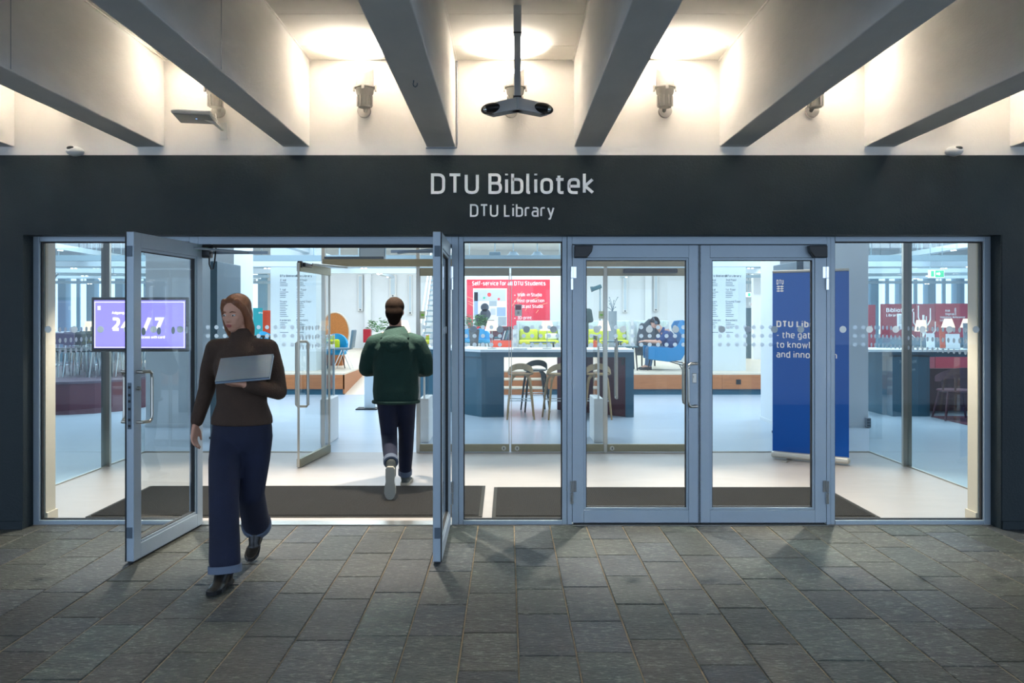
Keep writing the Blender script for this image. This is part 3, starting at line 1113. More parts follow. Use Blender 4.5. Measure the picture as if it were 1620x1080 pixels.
# side glass with one post each
for k, s, lab in ((6, -1, 'glass side wall of the lobby on the left'), (7, 1, 'glass side wall of the lobby on the right')):
    w_ = sempty('window_%d' % k, lab)
    ypost = 2.47
    for y0, y1 in ((0.22, ypost-0.02), (ypost+0.02, YI)):
        box_obj('pane', (s*SX-0.006, s*SX+0.006, y0, y1, 0.005, 2.7), GLASS_T, w_)
    box_obj('post', (s*SX-0.05, s*SX+0.04, ypost-0.02, ypost+0.02, 0, 2.7), STEEL, w_)
    box_obj('floor_channel', (s*SX-0.012, s*SX+0.012, 0.22, YI, 0.0, 0.012), STEEL, w_)
    R = Matrix.Rotation(-s*PI/2, 4, 'Z')
    dots(w_, lambda i, z, s=s, R=R: Matrix.Translation((s*SX-s*0.0075, YI-0.06-i*PITCH, z)) @ R, 0, 30)
# posts and transom of the inner doors
t2 = sempty('trim_2', 'brushed steel posts and transom of the inner doors')
for p in (512, 661.5, 957.5, 1104):
    box_obj('post', (ix(p)-0.02, ix(p)+0.02, YI-0.03, YI+0.03, 0, 2.7), STEEL, t2, bevel=0.002)
box_obj('transom', (ix(512), ix(1104), YI-0.05, YI+0.03, iz(421.5), iz(410)), BRASSY, t2, bevel=0.003)
bm = nb()
b2(bm, ix(514), ix(608), YI-0.04, YI+0.03, iz(410), iz(406))
obj('door_drive', bm, ALU_DK, t2)
box_obj('over_pane', (ix(512), ix(1104), YI-0.006, YI+0.006, iz(410), 2.7), GLASS, t2)

def glass_leaf(n, lab, w, loc, rot, s, dot0=0.05, handle=False, drive=False, lock=None):
    d = sempty('door_%d' % n, lab, loc)
    d.rotation_euler = (0, 0, rot)
    ztop, zr = iz(424), iz(436)
    pane(d, s*0.004, s*(w-0.004), 0, 0.09, zr, GLASS, 0.012)
    bm = nb()
    b2(bm, s*0.004, s*(w-0.004), -0.02, 0.02, zr-0.002, ztop)
    obj('top_rail', bm, BRASSY, d, bevel=0.002)
    bm = nb()
    b2(bm, s*0.004, s*(w-0.004), -0.02, 0.02, 0.008, 0.096)
    obj('bottom_rail', bm, BRASSY, d, bevel=0.002)
    bm = nb()
    b2(bm, s*0.0, s*0.008, -0.012, 0.012, 0.01, ztop)
    b2(bm, s*(w-0.008), s*w, -0.012, 0.012, 0.01, ztop)
    obj('edge_profile', bm, STEEL, d)
    nd = int((w-0.08)/PITCH)
    o = dots(d, lambda i, z: Matrix.Translation((s*(dot0+i*PITCH), -0.0075, z)), 0, nd+1)
    if handle:
        for sd in (-1, 1):
            bm = nb()
            x = s*(w-0.11)
            tube(bm, [(x, 0, 1.33), (x, sd*0.05, 1.33), (x, sd*0.065, 1.315), (x, sd*0.065, 0.655), (x, sd*0.05, 0.64), (x, 0, 0.64)], 0.014, 10)
            obj('bar_handle', bm, STEEL, d, smooth=True)
    if drive:
        bm = nb()
        rbox(bm, (s*w*0.52, -0.05, (zr+ztop)/2+0.01), (w*0.6, 0.07, 0.05), 0.01, 2)
        obj('closer', bm, BLACK, d)
    if lock is not None:
        bm = nb()
        cyl(bm, (s*lock, -0.02, 0.05), (s*lock, -0.03, 0.05), 0.027, n=16)
        lo = obj('floor_lock', bm, STEEL, d, smooth=True)
        bm = nb()
        rbox(bm, (s*lock, -0.031, 0.05), (0.01, 0.003, 0.026), 0.002, 1)
        obj('keyhole', bm, GASKET, lo)
    return d
glass_leaf(5, 'frameless inner door standing open toward the entrance', 1.0, (ix(522), YI-0.03, 0), math.radians(-96.5), 1, handle=True)
glass_leaf(6, 'closed frameless inner door behind the right open leaf', ix(806)-ix(664), (ix(664), YI, 0), 0, 1, lock=ix(797)-ix(664))
glass_leaf(7, 'closed frameless inner door behind the middle pane', ix(955)-ix(808.5), (ix(808.5), YI, 0), 0, 1, lock=ix(818)-ix(808.5))
glass_leaf(8, 'closed frameless inner door with black closer', ix(1101)-ix(960), (ix(1101), YI, 0), 0, -1, handle=True, drive=True, lock=ix(1101)-ix(968))
# black closer on the open inner leaf, at its free top corner
q = at(475, 418, 8.75)
t = thing('door_closer', 'black closer on top of the open inner glass door', 'door closer', (q.x, q.y, q.z))
bm = nb()
rbox(bm, (0, 0, 0), (0.05, 0.06, 0.07), 0.008, 2)
rbox(bm, (0.03, 0.16, 0.0), (0.05, 0.3, 0.045), 0.01, 2)
obj('closer_body', bm, BLACK, t, smooth=True)
bm = nb()
tube(bm, [(0.06, 0.3, 0.02), (0.35, 0.75, 0.01)], 0.012, 8)
obj('closer_arm', bm, STEEL, t, smooth=True)

# stickers on the inner glass
STG = mat('sticker_green', '#7fd02a', 0.5)
STW = mat('sticker_pale', '#c9d6b0', 0.5)
for px, lab in ((668.5, 'small green exit sticker on the inner glass beside the walking man'), (951, 'small green exit sticker on the inner glass behind the closed pair')):
    t = thing('exit_sticker', lab, 'sticker', (ix(px), YI-0.014, iz(498)), 0, 'exit stickers on the inner doors')
    box_obj('sticker_sheet', (-0.03, 0.03, -0.001, 0.002, -0.045, 0.045), STW, t)
    bm = nb()
    v = [(-0.02, 0.0), (0.0, 0.02), (0.0, 0.009), (0.02, 0.009), (0.02, -0.009), (0.0, -0.009), (0.0, -0.02)]
    f = [bm.verts.new((x, -0.0018, z)) for x, z in v]
    b_ = [bm.verts.new((x, -0.001, z)) for x, z in v]
    bm.faces.new(f)
    for i in range(7):
        bm.faces.new((f[i], f[(i+1) % 7], b_[(i+1) % 7], b_[i]))
    obj('arrow', bm, STG, t)
t = thing('door_notice', 'small framed notice on the inner glass in front of the red poster', 'notice', (ix(820), YI-0.014, iz(490.5)))
box_obj('sheet', (-0.042, 0.042, -0.001, 0.003, -0.068, 0.068), mat('notice_grey', '#c6cdd2', 0.5), t)
box_obj('dark_field', (-0.034, 0.034, -0.002, -0.001, 0.005, 0.058), mat('notice_dark', '#7a4150', 0.5), t)
box_obj('icon', (-0.012, 0.012, -0.002, -0.001, -0.045, -0.015), GREYP, t)

# roll-up banner
pa = at(1220.5, 722, 9.33)
pb = at(1345, 735, 8.86)
ang = math.atan2(pb.y-pa.y, pb.x-pa.x)
BWID = math.hypot(pb.x-pa.x, pb.y-pa.y)
ban = thing('rollup_banner', 'tall royal blue roll-up banner with white lettering behind the closed doors', 'banner', (pa.x, pa.y, 0), ang)
ztop = Z(430, 9.33)
box_obj('banner_sheet', (0.012, BWID-0.012, -0.002, 0.002, 0.07, ztop-0.01), BLUE, ban)
bm = nb()
rbox(bm, (BWID/2, 0, ztop), (BWID-0.02, 0.022, 0.03), 0.006, 2)
obj('top_bar', bm, STEEL, ban, smooth=True)
bm = nb()
rbox(bm, (BWID/2, 0.0, 0.05), (BWID, 0.10, 0.075), 0.03, 4)
obj('base_cassette', bm, mat('banner_base', '#d9d6cc', 0.35, metal=0.4), ban, smooth=True)
for xx in (0.2, BWID-0.2):
    bm = nb()
    rbox(bm, (xx, -0.06, 0.006), (0.05, 0.3, 0.01), 0.003, 1)
    obj('foot', bm, STEEL, ban)
bm = nb()
cyl(bm, (BWID/2, 0.04, 0.05), (BWID/2, 0.015, ztop), 0.008)
obj('support_pole', bm, STEEL, ban)
def bxp(px):   # distance along the banner for a target column
    best = min((abs(X(px, DIST+pa.y+u*math.sin(ang))-(pa.x+u*math.cos(ang))), u) for u in [i*0.002 for i in range(430)])
    return best[1]
dm = DIST+pa.y+bxp(1260)*math.sin(ang)
k_ = dm/FPX
tx = bxp(1228.5)
for s_, py, wt, w_ in (('DTU Library', 517.5, 0.2, 0.52), ('- the gateway', 535, 0.145, 0.555), ('to knowledge', 550.5, 0.145, 0.545), ('and innovation', 566, 0.145, 0.60)):
    text(s_, tx, -0.003, EYE-(py-CY)*k_, 10.3*k_, SIGNW, ban, wt, width=w_*1.08, t=0.001, single=False)
text('DTU', tx+0.002, -0.003, EYE-(449.5-CY)*k_, 8*k_, SIGNW, ban, 0.2, width=0.078, t=0.001)
lg = nb()
for r in range(3):
    zc_ = EYE-(452.5+r*3.6-CY)*k_
    x0 = tx+0.002
    for a, b in ((0.0, 0.039), (0.039, 0.078)):
        n = 10
        up = [(a+(b-a)*i/n, 0.0035+0.006*abs(math.sin(PI*(i/n)))**1.5) for i in range(n+1)]
        vs_ = [lg.verts.new((x0+x, -0.0032, zc_+z)) for x, z in up]+[lg.verts.new((x0+x, -0.0032, zc_-z)) for x, z in up[::-1]]
        lg.faces.new(vs_)
obj('emblem', lg, SIGNW, ban)

# ================================================================== library shell
wl = struct(box_obj('wall_left', (-18.2, -18, 0.2, 24.2, 0, 4.1), LWALL), 'left wall of the library hall')
wr = struct(box_obj('wall_right', (18, 18.2, 0.2, 24.2, 0, 4.1), LWALL), 'right wall of the library hall')
bm = nb()
for a, b in ((-18, -9), (9, 18)):
    b2(bm, a, b, WY, 0.3, 0, 4.2)
struct(obj('wall_street', bm, WHITE_WALL), 'front wall running on past the entrance')
YB = 23.7
DB = DIST+YB
wb = struct(box_obj('wall_back', (-8.7, 9.0, YB, YB+0.3, 0, 4.1), LWALL), 'white back wall of the library')
# tall daylight windows left and right of the white back wall
for s, x0, n, nm in ((-1, -8.7, 9, 'window_8'), (1, 9.0, 9, 'window_9')):
    w_ = sempty(nm, 'row of tall daylight windows with grey blue fins, %s' % ('left' if s < 0 else 'right'))
    x = x0
    box_obj('sill_wall', (min(x0, x0+s*9.3), max(x0, x0+s*9.3), YB, YB+0.3, 0, 0.95), LWALL, w_)
    box_obj('head_wall', (min(x0, x0+s*9.3), max(x0, x0+s*9.3), YB, YB+0.3, 3.15, 4.1), LWALL, w_)
    for i in range(9):
        xa = x0+s*i*1.03
        c0, c1 = sorted((xa+s*0.28, xa+s*1.03))
        box_obj('pane', (c0, c1, YB+0.12, YB+0.14, 0.95, 3.15), WINLIT, w_)
        f0, f1 = sorted((xa, xa+s*0.28))
        box_obj('fin', (f0, f1, YB-0.25, YB+0.3, 0.0, 3.15), mat('blue_fin', '#8fb0c2', 0.6) if 'blue_fin' not in MATS else MATS['blue_fin'], w_)
        m0, m1 = sorted((xa+s*0.66, xa+s*0.78))
        box_obj('curtain', (m0, m1, YB+0.02, YB+0.1, 0.95, 3.15), mat('curtain_blue', '#b4d0de', 0.8) if 'curtain_blue' not in MATS else MATS['curtain_blue'], w_)

# big white columns behind the lobby corners
for s in (-1, 1):
    a, b = sorted((s*3.93, s*5.2))
    c_ = sempty('trim_%d' % (3 if s < 0 else 4), 'wide white column behind the lobby, %s' % ('left' if s < 0 else 'right'))
    box_obj('column_shaft', (a, b, 11.9-DIST, 12.8-DIST, 0.0, 4.0), LWALL, c_)
    box_obj('column_skirting', (a-0.008, b+0.008, 11.89-DIST, 12.81-DIST, 0.0, 0.05), LWALL, c_)
q = at(1372.5, 669, 11.88)
t = thing('floor_socket_box', 'small grey socket box at the foot of the right white column', 'socket', (q.x, 11.9-DIST, 0))
box_obj('housing', (-0.035, 0.035, -0.06, 0, 0.005, 0.14), GREYP, t, bevel=0.004)
for zz in (0.035, 0.075, 0.115):
    box_obj('socket', (-0.022, 0.022, -0.064, -0.06, zz-0.012, zz+0.012), ALU_DK, t)
# slate coloured display slabs beside the columns
SLAB = mat('slate_display', '#56707e', 0.45)
for s, lab in ((-1, 'tall slate grey display slab beside the left white column'), (1, 'tall slate grey display slab behind the blue banner')):
    t = thing('display_slab', lab, 'display', (s*3.76, 4.72, 0), 0, 'display slabs beside the columns')
    box_obj('slab', (-0.045, 0.045, -0.47, 0.47, 0.03, Z(413, 10.6)), SLAB, t, bevel=0.006)
    box_obj('foot', (-0.12, 0.12, -0.3, 0.3, 0.0, 0.03), ALU_DK, t)

# piers with the printed directory
PRINT = mat('print_dark', '#44525a', 0.6)
PIER = mat('pier_white', '#cfd8da', 0.7)
DP = 17.6
for s, p0, p1, lab in ((-1, 428, 500, 'left'), (1, 1108, 1180, 'right')):
    c_ = sempty('trim_%d' % (5 if s < 0 else 6), 'white pier printed with a two column floor directory, %s' % lab)
    x0, x1 = X(p0, DP), X(p1, DP)
    y0 = DP-DIST
    box_obj('pier_shaft', (x0, x1, y0, y0+0.8, 0.437, 4.0), PIER, c_)
    k_ = DP/FPX
    xa, xb = x0+15*k_, x0+(41 if s < 0 else 40)*k_
    def tz(py):
        return EYE-(py-CY)*k_
    for cx_, hd, rows in ((xa, 'DTU Bibliotek', ('2. sal', '1. sal', 'Stuen', 'Kalderen')), (xb, 'DTU Library', ('2nd floor', '1st floor', 'Ground floor', 'Basement'))):
        text(hd, cx_, y0-0.001, tz(438), 3.6*k_, PRINT, c_, 0.2, t=0.001)
        for rtext, py in zip(rows, (444.5, 459.7, 478.5, 508)):
            text(rtext, cx_, y0-0.001, tz(py), 3.4*k_, PRINT, c_, 0.15, t=0.001)
        bm = nb()
        rl = random.Random(len(hd))
        for py in (447, 449.6, 452.3, 462.4, 465, 467.8, 470.6, 480.8, 483.6, 486.4, 489.2, 492, 495, 498, 500.8, 511, 513.6, 516.4, 519, 526):
            b2(bm, cx_, cx_+rl.uniform(8, 14)*k_, y0-0.001, y0, tz(py), tz(py-0.9))
        obj('small_print', bm, PRINT, c_)['kind'] = 'stuff'

# platform, steps and ramp
plat = sempty('floor_platform', 'raised wooden platform with oak front and dark plinth')
YP, ZP = 16.85-DIST, 0.437
for (a, b) in ((-9.6, X(545, 16.85)), (X(862, 16.85), 9.8)):
    box_obj('deck', (a, b, YP, YB, ZP-0.03, ZP), OAK_L, plat)
    box_obj('plinth', (a, b, YP+0.04, YP+0.1, 0, 0.12), TEAL, plat)
    x = a
    n = max(1, round((b-a)/2.0))
    for i in range(n):
        box_obj('front_board', (a+(b-a)*i/n+0.002, a+(b-a)*(i+1)/n-0.002, YP, YP+0.03, 0.115, ZP-0.03), OAK, plat)
xs0, xs1 = -1.2, X(862, 16.85)
box_obj('side_board', (X(545, 16.85)-0.03, X(545, 16.85), YP, 14.5, 0.02, ZP-0.03), OAK, plat)
box_obj('deck', (X(545, 16.85), xs1, 14.4, YB, ZP-0.03, ZP), OAK_L, plat)
for i in range(3):
    z1 = ZP*(i+1)/3
    box_obj('step_riser', (xs0, xs1, YP+i*0.4, YP+i*0.4+0.03, ZP*i/3, z1-0.03), OAK, plat)
    box_obj('step_tread', (xs0, xs1, YP+i*0.4-0.01, YP+(i+1)*0.4 if i < 2 else 14.4, z1-0.03, z1), OAK_L, plat)
bm = nb()
v = [(X(545, 16.85), YP, 0.0), (xs0, YP, 0.0), (xs0, 14.5, ZP), (X(545, 16.85), 14.5, ZP)]
tp = [bm.verts.new((a, b, c_+0.004)) for a, b, c_ in v]
bt = [bm.verts.new((a, b, c_-0.05)) for a, b, c_ in v]
bm.faces.new(tp)
bm.faces.new(bt[::-1])
for i in range(4):
    bm.faces.new((tp[i], tp[(i+1) % 4], bt[(i+1) % 4], bt[i]))
obj('ramp', bm, OAK_L, plat)
for px in (424+19, 1168.5):
    q = at(px, 604, 16.84)
    box_obj('outlet', (q.x-0.05, q.x+0.05, YP-0.006, YP, q.z-0.05, q.z+0.05), GASKET, plat)

# ceiling services: trays, pipes, ducts
TRAY = mat('tray_white', '#c4d2da', 0.5)
TRAYD = mat('tray_grey', '#8fa3ad', 0.5)
def tray(x0, y0, x1, y1, z, w=0.14, h=0.07, m=TRAY, spots=0, lab=None):
    dx, dy = x1-x0, y1-y0
    Ln = math.hypot(dx, dy)
    t = thing('ceiling_track', lab, 'track', (x0, y0, z), math.atan2(dy, dx), 'service tracks under the library ceiling')
    bm = nb()
    b2(bm, 0, Ln, -w/2, w/2, -h/2, h/2)
    obj('rail', bm, m, t)
    bm = nb()
    x = 0.6
    while x < Ln:
        b2(bm, x-0.008, x+0.008, -0.008, 0.008, h/2, 4.0-z)
        x += 2.4
    obj('hanger_rods', bm, TRAYD, t)['kind'] = 'stuff'
    if spots:
        bm = nb()
        for i in range(spots):
            xx = Ln*(i+0.5)/spots
            cyl(bm, (xx, 0, -h/2), (xx, 0, -h/2-0.012), 0.03, n=10)
            cyl(bm, (xx+0.09, 0, -h/2), (xx+0.09, 0, -h/2-0.012), 0.03, n=10)
        obj('spot_lens', bm, WINS, t)['kind'] = 'stuff'
    return t
WINS = mat('spot_lens', '#ffffff', 0.3, emit='#fff6ea', es=5.0)
tray(-4.35, 6.8, -4.1, 23, 3.0, 0.16, 0.10, TRAY, 9, 'white light track running back over the left side')
tray(4.35, 6.8, 4.1, 23, 3.0, 0.16, 0.10, TRAY, 9, 'white light track running back over the right side')
tray(-8.2, 3.0, -9.0, 23, 2.9, 0.18, 0.10, TRAY, 8, 'white light track running back over the left stage')
tray(8.2, 3.0, 9.0, 23, 2.9, 0.18, 0.10, TRAY, 8, 'white light track running back over the service desk')
tray(-13, 8, -12, 23, 2.95, 0.2, 0.10, TRAYD, 6, 'grey light track near the left windows')
tray(13, 8, 12, 23, 2.95, 0.2, 0.10, TRAYD, 6, 'grey light track near the right windows')
tray(-16, 8.2, 16, 8.2, 2.62, 0.10, 0.10, TRAYD, 0, 'thin grey cross track nearest the lobby')
tray(-16, 10.4, 16, 10.4, 2.66, 0.22, 0.12, TRAY, 12, 'white cross track over the platform edge')
tray(-16, 13.2, 16, 13.2, 2.78, 0.12, 0.09, TRAYD, 14, 'grey cross track over the lounge')
tray(-16, 15.6, 16, 15.6, 2.80, 0.3, 0.14, TRAY, 14, 'wide white cross duct over the lounge')
tray(-17, 18.2, -7.5, 18.8, 2.78, 0.2, 0.1, TRAY, 5, 'white cross track before the left windows')
tray(7.5, 18.8, 17, 18.2, 2.78, 0.2, 0.1, TRAY, 5, 'white cross track before the right windows')
tray(-17, 21.0, -6.5, 21.0, 2.72, 0.12, 0.09, TRAYD, 5, 'grey cross track closest to the left windows')
tray(6.5, 21.0, 17, 21.0, 2.72, 0.12, 0.09, TRAYD, 5, 'grey cross track closest to the right windows')
tray(-17, 11.5, -6.0, 14.5, 2.6, 0.08, 0.07, TRAYD, 4, 'slanting grey track over the left stage')
tray(17, 11.5, 6.0, 14.5, 2.6, 0.08, 0.07, TRAYD, 4, 'slanting grey track over the service desk')
for i, (px, D, lab) in enumerate(((783, 19.0, 'grey fan box on the ceiling tracks, left of three'), (812, 19.0, 'round grey fan box on the ceiling tracks, middle'), (850, 19.0, 'round grey fan box on the ceiling tracks, right'))):
    t = thing('ceiling_fan_box', lab, 'ventilation unit', (X(px, D), D-DIST, 2.93), 0, 'ventilation units on the tracks')
    bm = nb()
    if i == 0:
        rbox(bm, (0, 0, 0.07), (0.26, 0.3, 0.14), 0.02, 2)
    else:
        lathe(bm, [(0.16, 0), (0.16, 0.06), (0.1, 0.11), (0.08, 0.15)], (0, 0, 0), 16)
    obj('body', bm, SLAB, t, smooth=True)
    box_obj('mount', (-0.2, 0.2, -0.05, 0.05, -0.08, 0.0), TRAYD, t)
    bm = nb()
    cyl(bm, (0, 0, 0.1), (0, 0, 4.0-2.93), 0.012, n=8)
    obj('hanger_rod', bm, TRAYD, t)
# projection screen box hanging over the open inner door
q = at(589.5, 398, 11.3)
t = thing('light_panel', 'white square light panel hanging above the inner door', 'lamp', (q.x, q.y, q.z))
w2 = X(610, 11.3)-X(569, 11.3)
box_obj('panel_frame', (-w2/2, w2/2, -0.03, 0.03, -0.10, 0.35), TRAYD, t)
box_obj('panel_face', (-w2/2+0.012, w2/2-0.012, -0.034, -0.03, -0.088, 0.34), LWALL, t)
bm = nb()
for s in (-1, 1):
    cyl(bm, (s*w2*0.4, 0, 0.35), (s*w2*0.4, 0, 4.0-q.z), 0.006, n=6)
obj('hanger_wires', bm, TRAYD, t)

# vertical acoustic strips / pilasters on the back wall
for px0, px1, y1, lab in ((566, 574, 492, 'left of the walking man'), (616, 627, 470, 'above the walking man'), (646, 652, 497, 'right of the walking man'), (985, 992.5, 494, 'above the middle sofa'), (1034, 1041, 492, 'above the reading man')):
    D = DB-0.1
    t = thing('wall_light_bar', 'slim white vertical light bar on the back wall %s' % lab, 'lamp', (X((px0+px1)/2, D), YB, 0), 0, 'vertical light bars on the back wall')
    w2 = (px1-px0)/2/FPX*D
    z0, z1 = Z(y1, D), 3.1
    box_obj('bar_body', (-w2, w2, -0.12, 0.0, z0, z1), WHITEP, t, bevel=0.01)
    box_obj('bar_face', (-w2*0.6, w2*0.6, -0.125, -0.12, z0+0.1, z1-0.05), TRAY, t)
    bm = nb()
    cyl(bm, (0, -0.12, z0+0.05), (0, -0.13, z0+0.05), 0.03, n=10)
    obj('knob', bm, ALU_DK, t)
for px in (583.5, 1024, 897):
    box_obj('pilaster', (X(px-5, DB), X(px+5, DB), YB-0.25, YB, 0.437, 4.0), LWALL, wb)
# ================================================================== library furniture
# security gates
def gate(px, D, w, lab, dep=0.55):
    x = X(px, D)
    t = thing('security_gate', lab, 'gate', (x, D-DIST+dep/2, 0), 0, 'library security gates')
    box_obj('base_box', (-w/2, w/2, -dep/2, dep/2, 0.0, 0.56), WHITEP, t, bevel=0.01)
    bm = nb()
    rbox(bm, (0, 0, 0.93), (0.03, dep*0.92, 0.86), 0.012, 2)
    obj('clear_panel', bm, ACRYL, t)
    bm = nb()
    for yy in (-dep*0.46, dep*0.46):
        b2(bm, -0.012, 0.012, yy-0.012, yy+0.012, 0.5, 1.36)
    obj('edge_strip', bm, WHITEP, t)['kind'] = 'stuff'
gate(514, 10.35, 0.12, 'clear library gate behind the open inner door')
gate(671, 10.45, 0.12, 'clear library gate right of the walking man')
gate(947, 10.45, 0.12, 'clear library gate in front of the bar stool by the closed pair')
t = thing('self_service_kiosk', 'slim pale kiosk pillar on a dark base left of the walking man', 'kiosk', (X(581, 14.1), 14.1-DIST+0.15, 0))
box_obj('pillar', (-0.07, 0.11, -0.04, 0.04, 0.02, 1.14), TRAY, t, bevel=0.008)
box_obj('base_plate', (-0.2, 0.16, -0.16, 0.16, 0.0, 0.02), GASKET, t, bevel=0.004)

# long bar table
TD = 13.08
TY = TD-DIST
tb = thing('bar_table', 'long high table with white top on dark teal legs behind the middle pane', 'table', (0, 0, 0))
top = [(X(1003, TD), TY), (X(760, TD), TY), (-1.9, TY+1.9), (-1.3, TY+2.5), (-0.2, TY+0.95), (X(1003, TD), TY+0.95)]
bm = nb()
prism(bm, top[::-1], 1.03, 1.072)
obj('table_top', bm, TABLEW, tb, bevel=0.004)
ap = [(X(1003, TD), TY+0.015), (X(760, TD), TY+0.015), (-1.88, TY+1.92), (-1.3, TY+2.45), (-0.2, TY+0.92), (X(1003, TD), TY+0.92)]
bm = nb()
prism(bm, ap[::-1], 0.95, 1.03)
obj('apron', bm, TEAL, tb)
lp = [(X(797, TD), TY+0.03), (X(762, TD), TY+0.03), (-1.55, TY+1.55), (-1.2, TY+1.95), (X(797, TD), TY+0.8)]
bm = nb()
prism(bm, lp[::-1], 0.0, 0.95)
obj('leg_block', bm, TEAL, tb)
bm = nb()
b2(bm, X(990, TD), X(1003, TD), TY+0.02, TY+0.9, 0.0, 0.95)
obj('leg_panel', bm, TEAL, tb)
bm = nb()
mp = [(X(990, TD), TY+0.06), (X(990, TD), TY+0.12), (0.95, TY+1.15), (0.86, TY+1.1)]
prism(bm, mp, 0.0, 0.95)
o = obj('modesty_panel', bm, MAROON, tb)
o['label'] = 'dark maroon panel under the table'
bm = nb()
b2(bm, X(984, TD), X(988, TD), TY+0.045, TY+0.062, Z(577, TD), Z(567, TD))
obj('door_pull', bm, GASKET, tb)
bm = nb()
rbox(bm, (X(823, 13.3), 13.3-DIST, 1.076), (0.22, 0.3, 0.008), 0.003, 1)
tag(obj('magazine', bm, GREYP), 'grey magazine lying on the long high table', 'magazine')

# table lamps
def table_lamp(px, D, z0, zt, zb_, wb_, wt, lab, lean=0.0):
    t = thing('table_lamp', lab, 'lamp', (X(px, D), D-DIST, z0), 0, 'small lamps with white shades')
    bm = nb()
    lathe(bm, [(0.075, 0.0), (0.075, 0.012), (0.02, 0.02)], n=18)
    obj('base', bm, STEEL, t, smooth=True)
    bm = nb()
    tube(bm, [(0, 0, 0.015), (lean*0.5, 0, (zb_-z0)*0.6), (lean, 0, zt-z0-0.03)], 0.008, 8)
    obj('stem', bm, STEEL, t, smooth=True)
    bm = nb()
    n = 24
    A = [bm.verts.new((lean+wb_*math.cos(2*PI*k/n), wb_*math.sin(2*PI*k/n), zb_-z0)) for k in range(n)]
    B = [bm.verts.new((lean+wt*math.cos(2*PI*k/n), wt*math.sin(2*PI*k/n), zt-z0)) for k in range(n)]
    A2 = [bm.verts.new((lean+(wb_-.006)*math.cos(2*PI*k/n), (wb_-.006)*math.sin(2*PI*k/n), zb_-z0)) for k in range(n)]
    B2 = [bm.verts.new((lean+(wt-.006)*math.cos(2*PI*k/n), (wt-.006)*math.sin(2*PI*k/n), zt-z0)) for k in range(n)]
    for k in range(n):
        j = (k+1) % n
        bm.faces.new((A[k], A[j], B[j], B[k]))
        bm.faces.new((A2[j], A2[k], B2[k], B2[j]))
        bm.faces.new((A[j], A[k], A2[k], A2[j]))
        bm.faces.new((B[k], B[j], B2[j], B2[k]))
    obj('shade', bm, LAMP, t, smooth=True)
    return t
def lamp_on(px, D, z0, lab, y0=507, y1=523, hb=11.5, ht=7, lean=0.0):
    k_ = D/FPX
    return table_lamp(px, D, z0, Z(y0, D), Z(y1, D), hb*k_, ht*k_, lab, lean)
lamp_on(778.5, 13.45, 1.072, 'small lamp on the long high table in front of the red poster')
lamp_on(865.5, 13.45, 1.072, 'small lamp on the long high table in front of the pale sofa')
lamp_on(955, 13.45, 1.072, 'small lamp on the right end of the long high table')
lamp_on(638, 15.0, 1.072, 'small lamp on the far end of the high table by the walking man')
t = thing('display_plinth', 'white square plinth under a lamp beside the left printed pier', 'plinth', (X(489.5, 17.9), 17.9-DIST+0.16, ZP))
box_obj('plinth_body', (-0.15, 0.15, -0.15, 0.15, 0, 0.44), LWALL, t, bevel=0.006)
box_obj('plinth_base', (-0.14, 0.14, -0.14, 0.14, -0.0, 0.02), GREYP, t)
lamp_on(493-3, 18.02, ZP+0.44, 'larger lamp on the white plinth beside the left printed pier', hb=12.5)
t = thing('display_plinth', 'white square plinth under a lamp behind the blue lounge chair', 'plinth', (X(1085, 19.5), 19.5-DIST, ZP))
box_obj('plinth_body', (-0.15, 0.15, -0.15, 0.15, 0, 0.5), LWALL, t, bevel=0.006)
box_obj('plinth_base', (-0.14, 0.14, -0.14, 0.14, -0.0, 0.02), GREYP, t)
lamp_on(1086, 19.5, ZP+0.5, 'lamp on a white plinth behind the blue lounge chair')

# bar stools: bent shell on four splayed legs with a chrome foot ring
def bar_stool(px, D, lab, wood, rz=0.0):
    t = thing('bar_stool', lab, 'stool', (X(px, D), D-DIST, 0), rz, 'bar stools at the long high table')
    n = 18
    bm = nb()
    inner, outer = [], []
    for i in range(n+1):
        a = PI+PI*i/n              # back half faces -y (towards the entrance)
        u = math.sin(PI*i/n)
        zt = 0.72+0.155*u**0.8
        zb_ = 0.69+0.09*u**1.5
        for rr, L in ((0.185, inner), (0.205, outer)):
            x, y = rr*1.0*math.cos(a), rr*0.95*math.sin(a)
            L.append((bm.verts.new((x, y-0.01*u, zb_)), bm.verts.new((x*0.97, y-0.03*u, zt))))
    for i in range(n):
        bm.faces.new((outer[i][0], outer[i+1][0], outer[i+1][1], outer[i][1]))
        bm.faces.new((inner[i+1][0], inner[i][0], inner[i][1], inner[i+1][1]))
        bm.faces.new((outer[i][1], outer[i+1][1], inner[i+1][1], inner[i][1]))
        bm.faces.new((outer[i+1][0], outer[i][0], inner[i][0], inner[i+1][0]))
    for i in (0, n):
        bm.faces.new((outer[i][0], outer[i][1], inner[i][1], inner[i][0]))
    obj('backrest', bm, wood, t, smooth=True)
    bm = nb()
    loft(bm, [(0, 0.03, 0.672, 0.10, 0.10), (0, 0.025, 0.68, 0.185, 0.175), (0, 0.02, 0.70, 0.195, 0.19), (0, 0.02, 0.706, 0.17, 0.165)], 24)
    obj('seat', bm, wood, t, smooth=True)
    for sx in (-1, 1):
        for sy in (-1, 1):
            bm = nb()
            tube(bm, [(sx*0.09, sy*0.08+0.02, 0.685), (sx*0.14, sy*0.13+0.02, 0.62), (sx*0.165, sy*0.155+0.02, 0.45), (sx*0.21, sy*0.20+0.02, 0.0)], [0.022, 0.024, 0.020, 0.013], 8)
            obj('leg', bm, wood, t, smooth=True)
    bm = nb()
    r = 0.172
    c_ = [(r, r), (-r, r), (-r, -r), (r, -r)]
    tube(bm, [(x, y+0.02, 0.29) for x, y in c_], 0.008, 8, closed=True)
    obj('foot_ring', bm, CHROME, t, smooth=True)
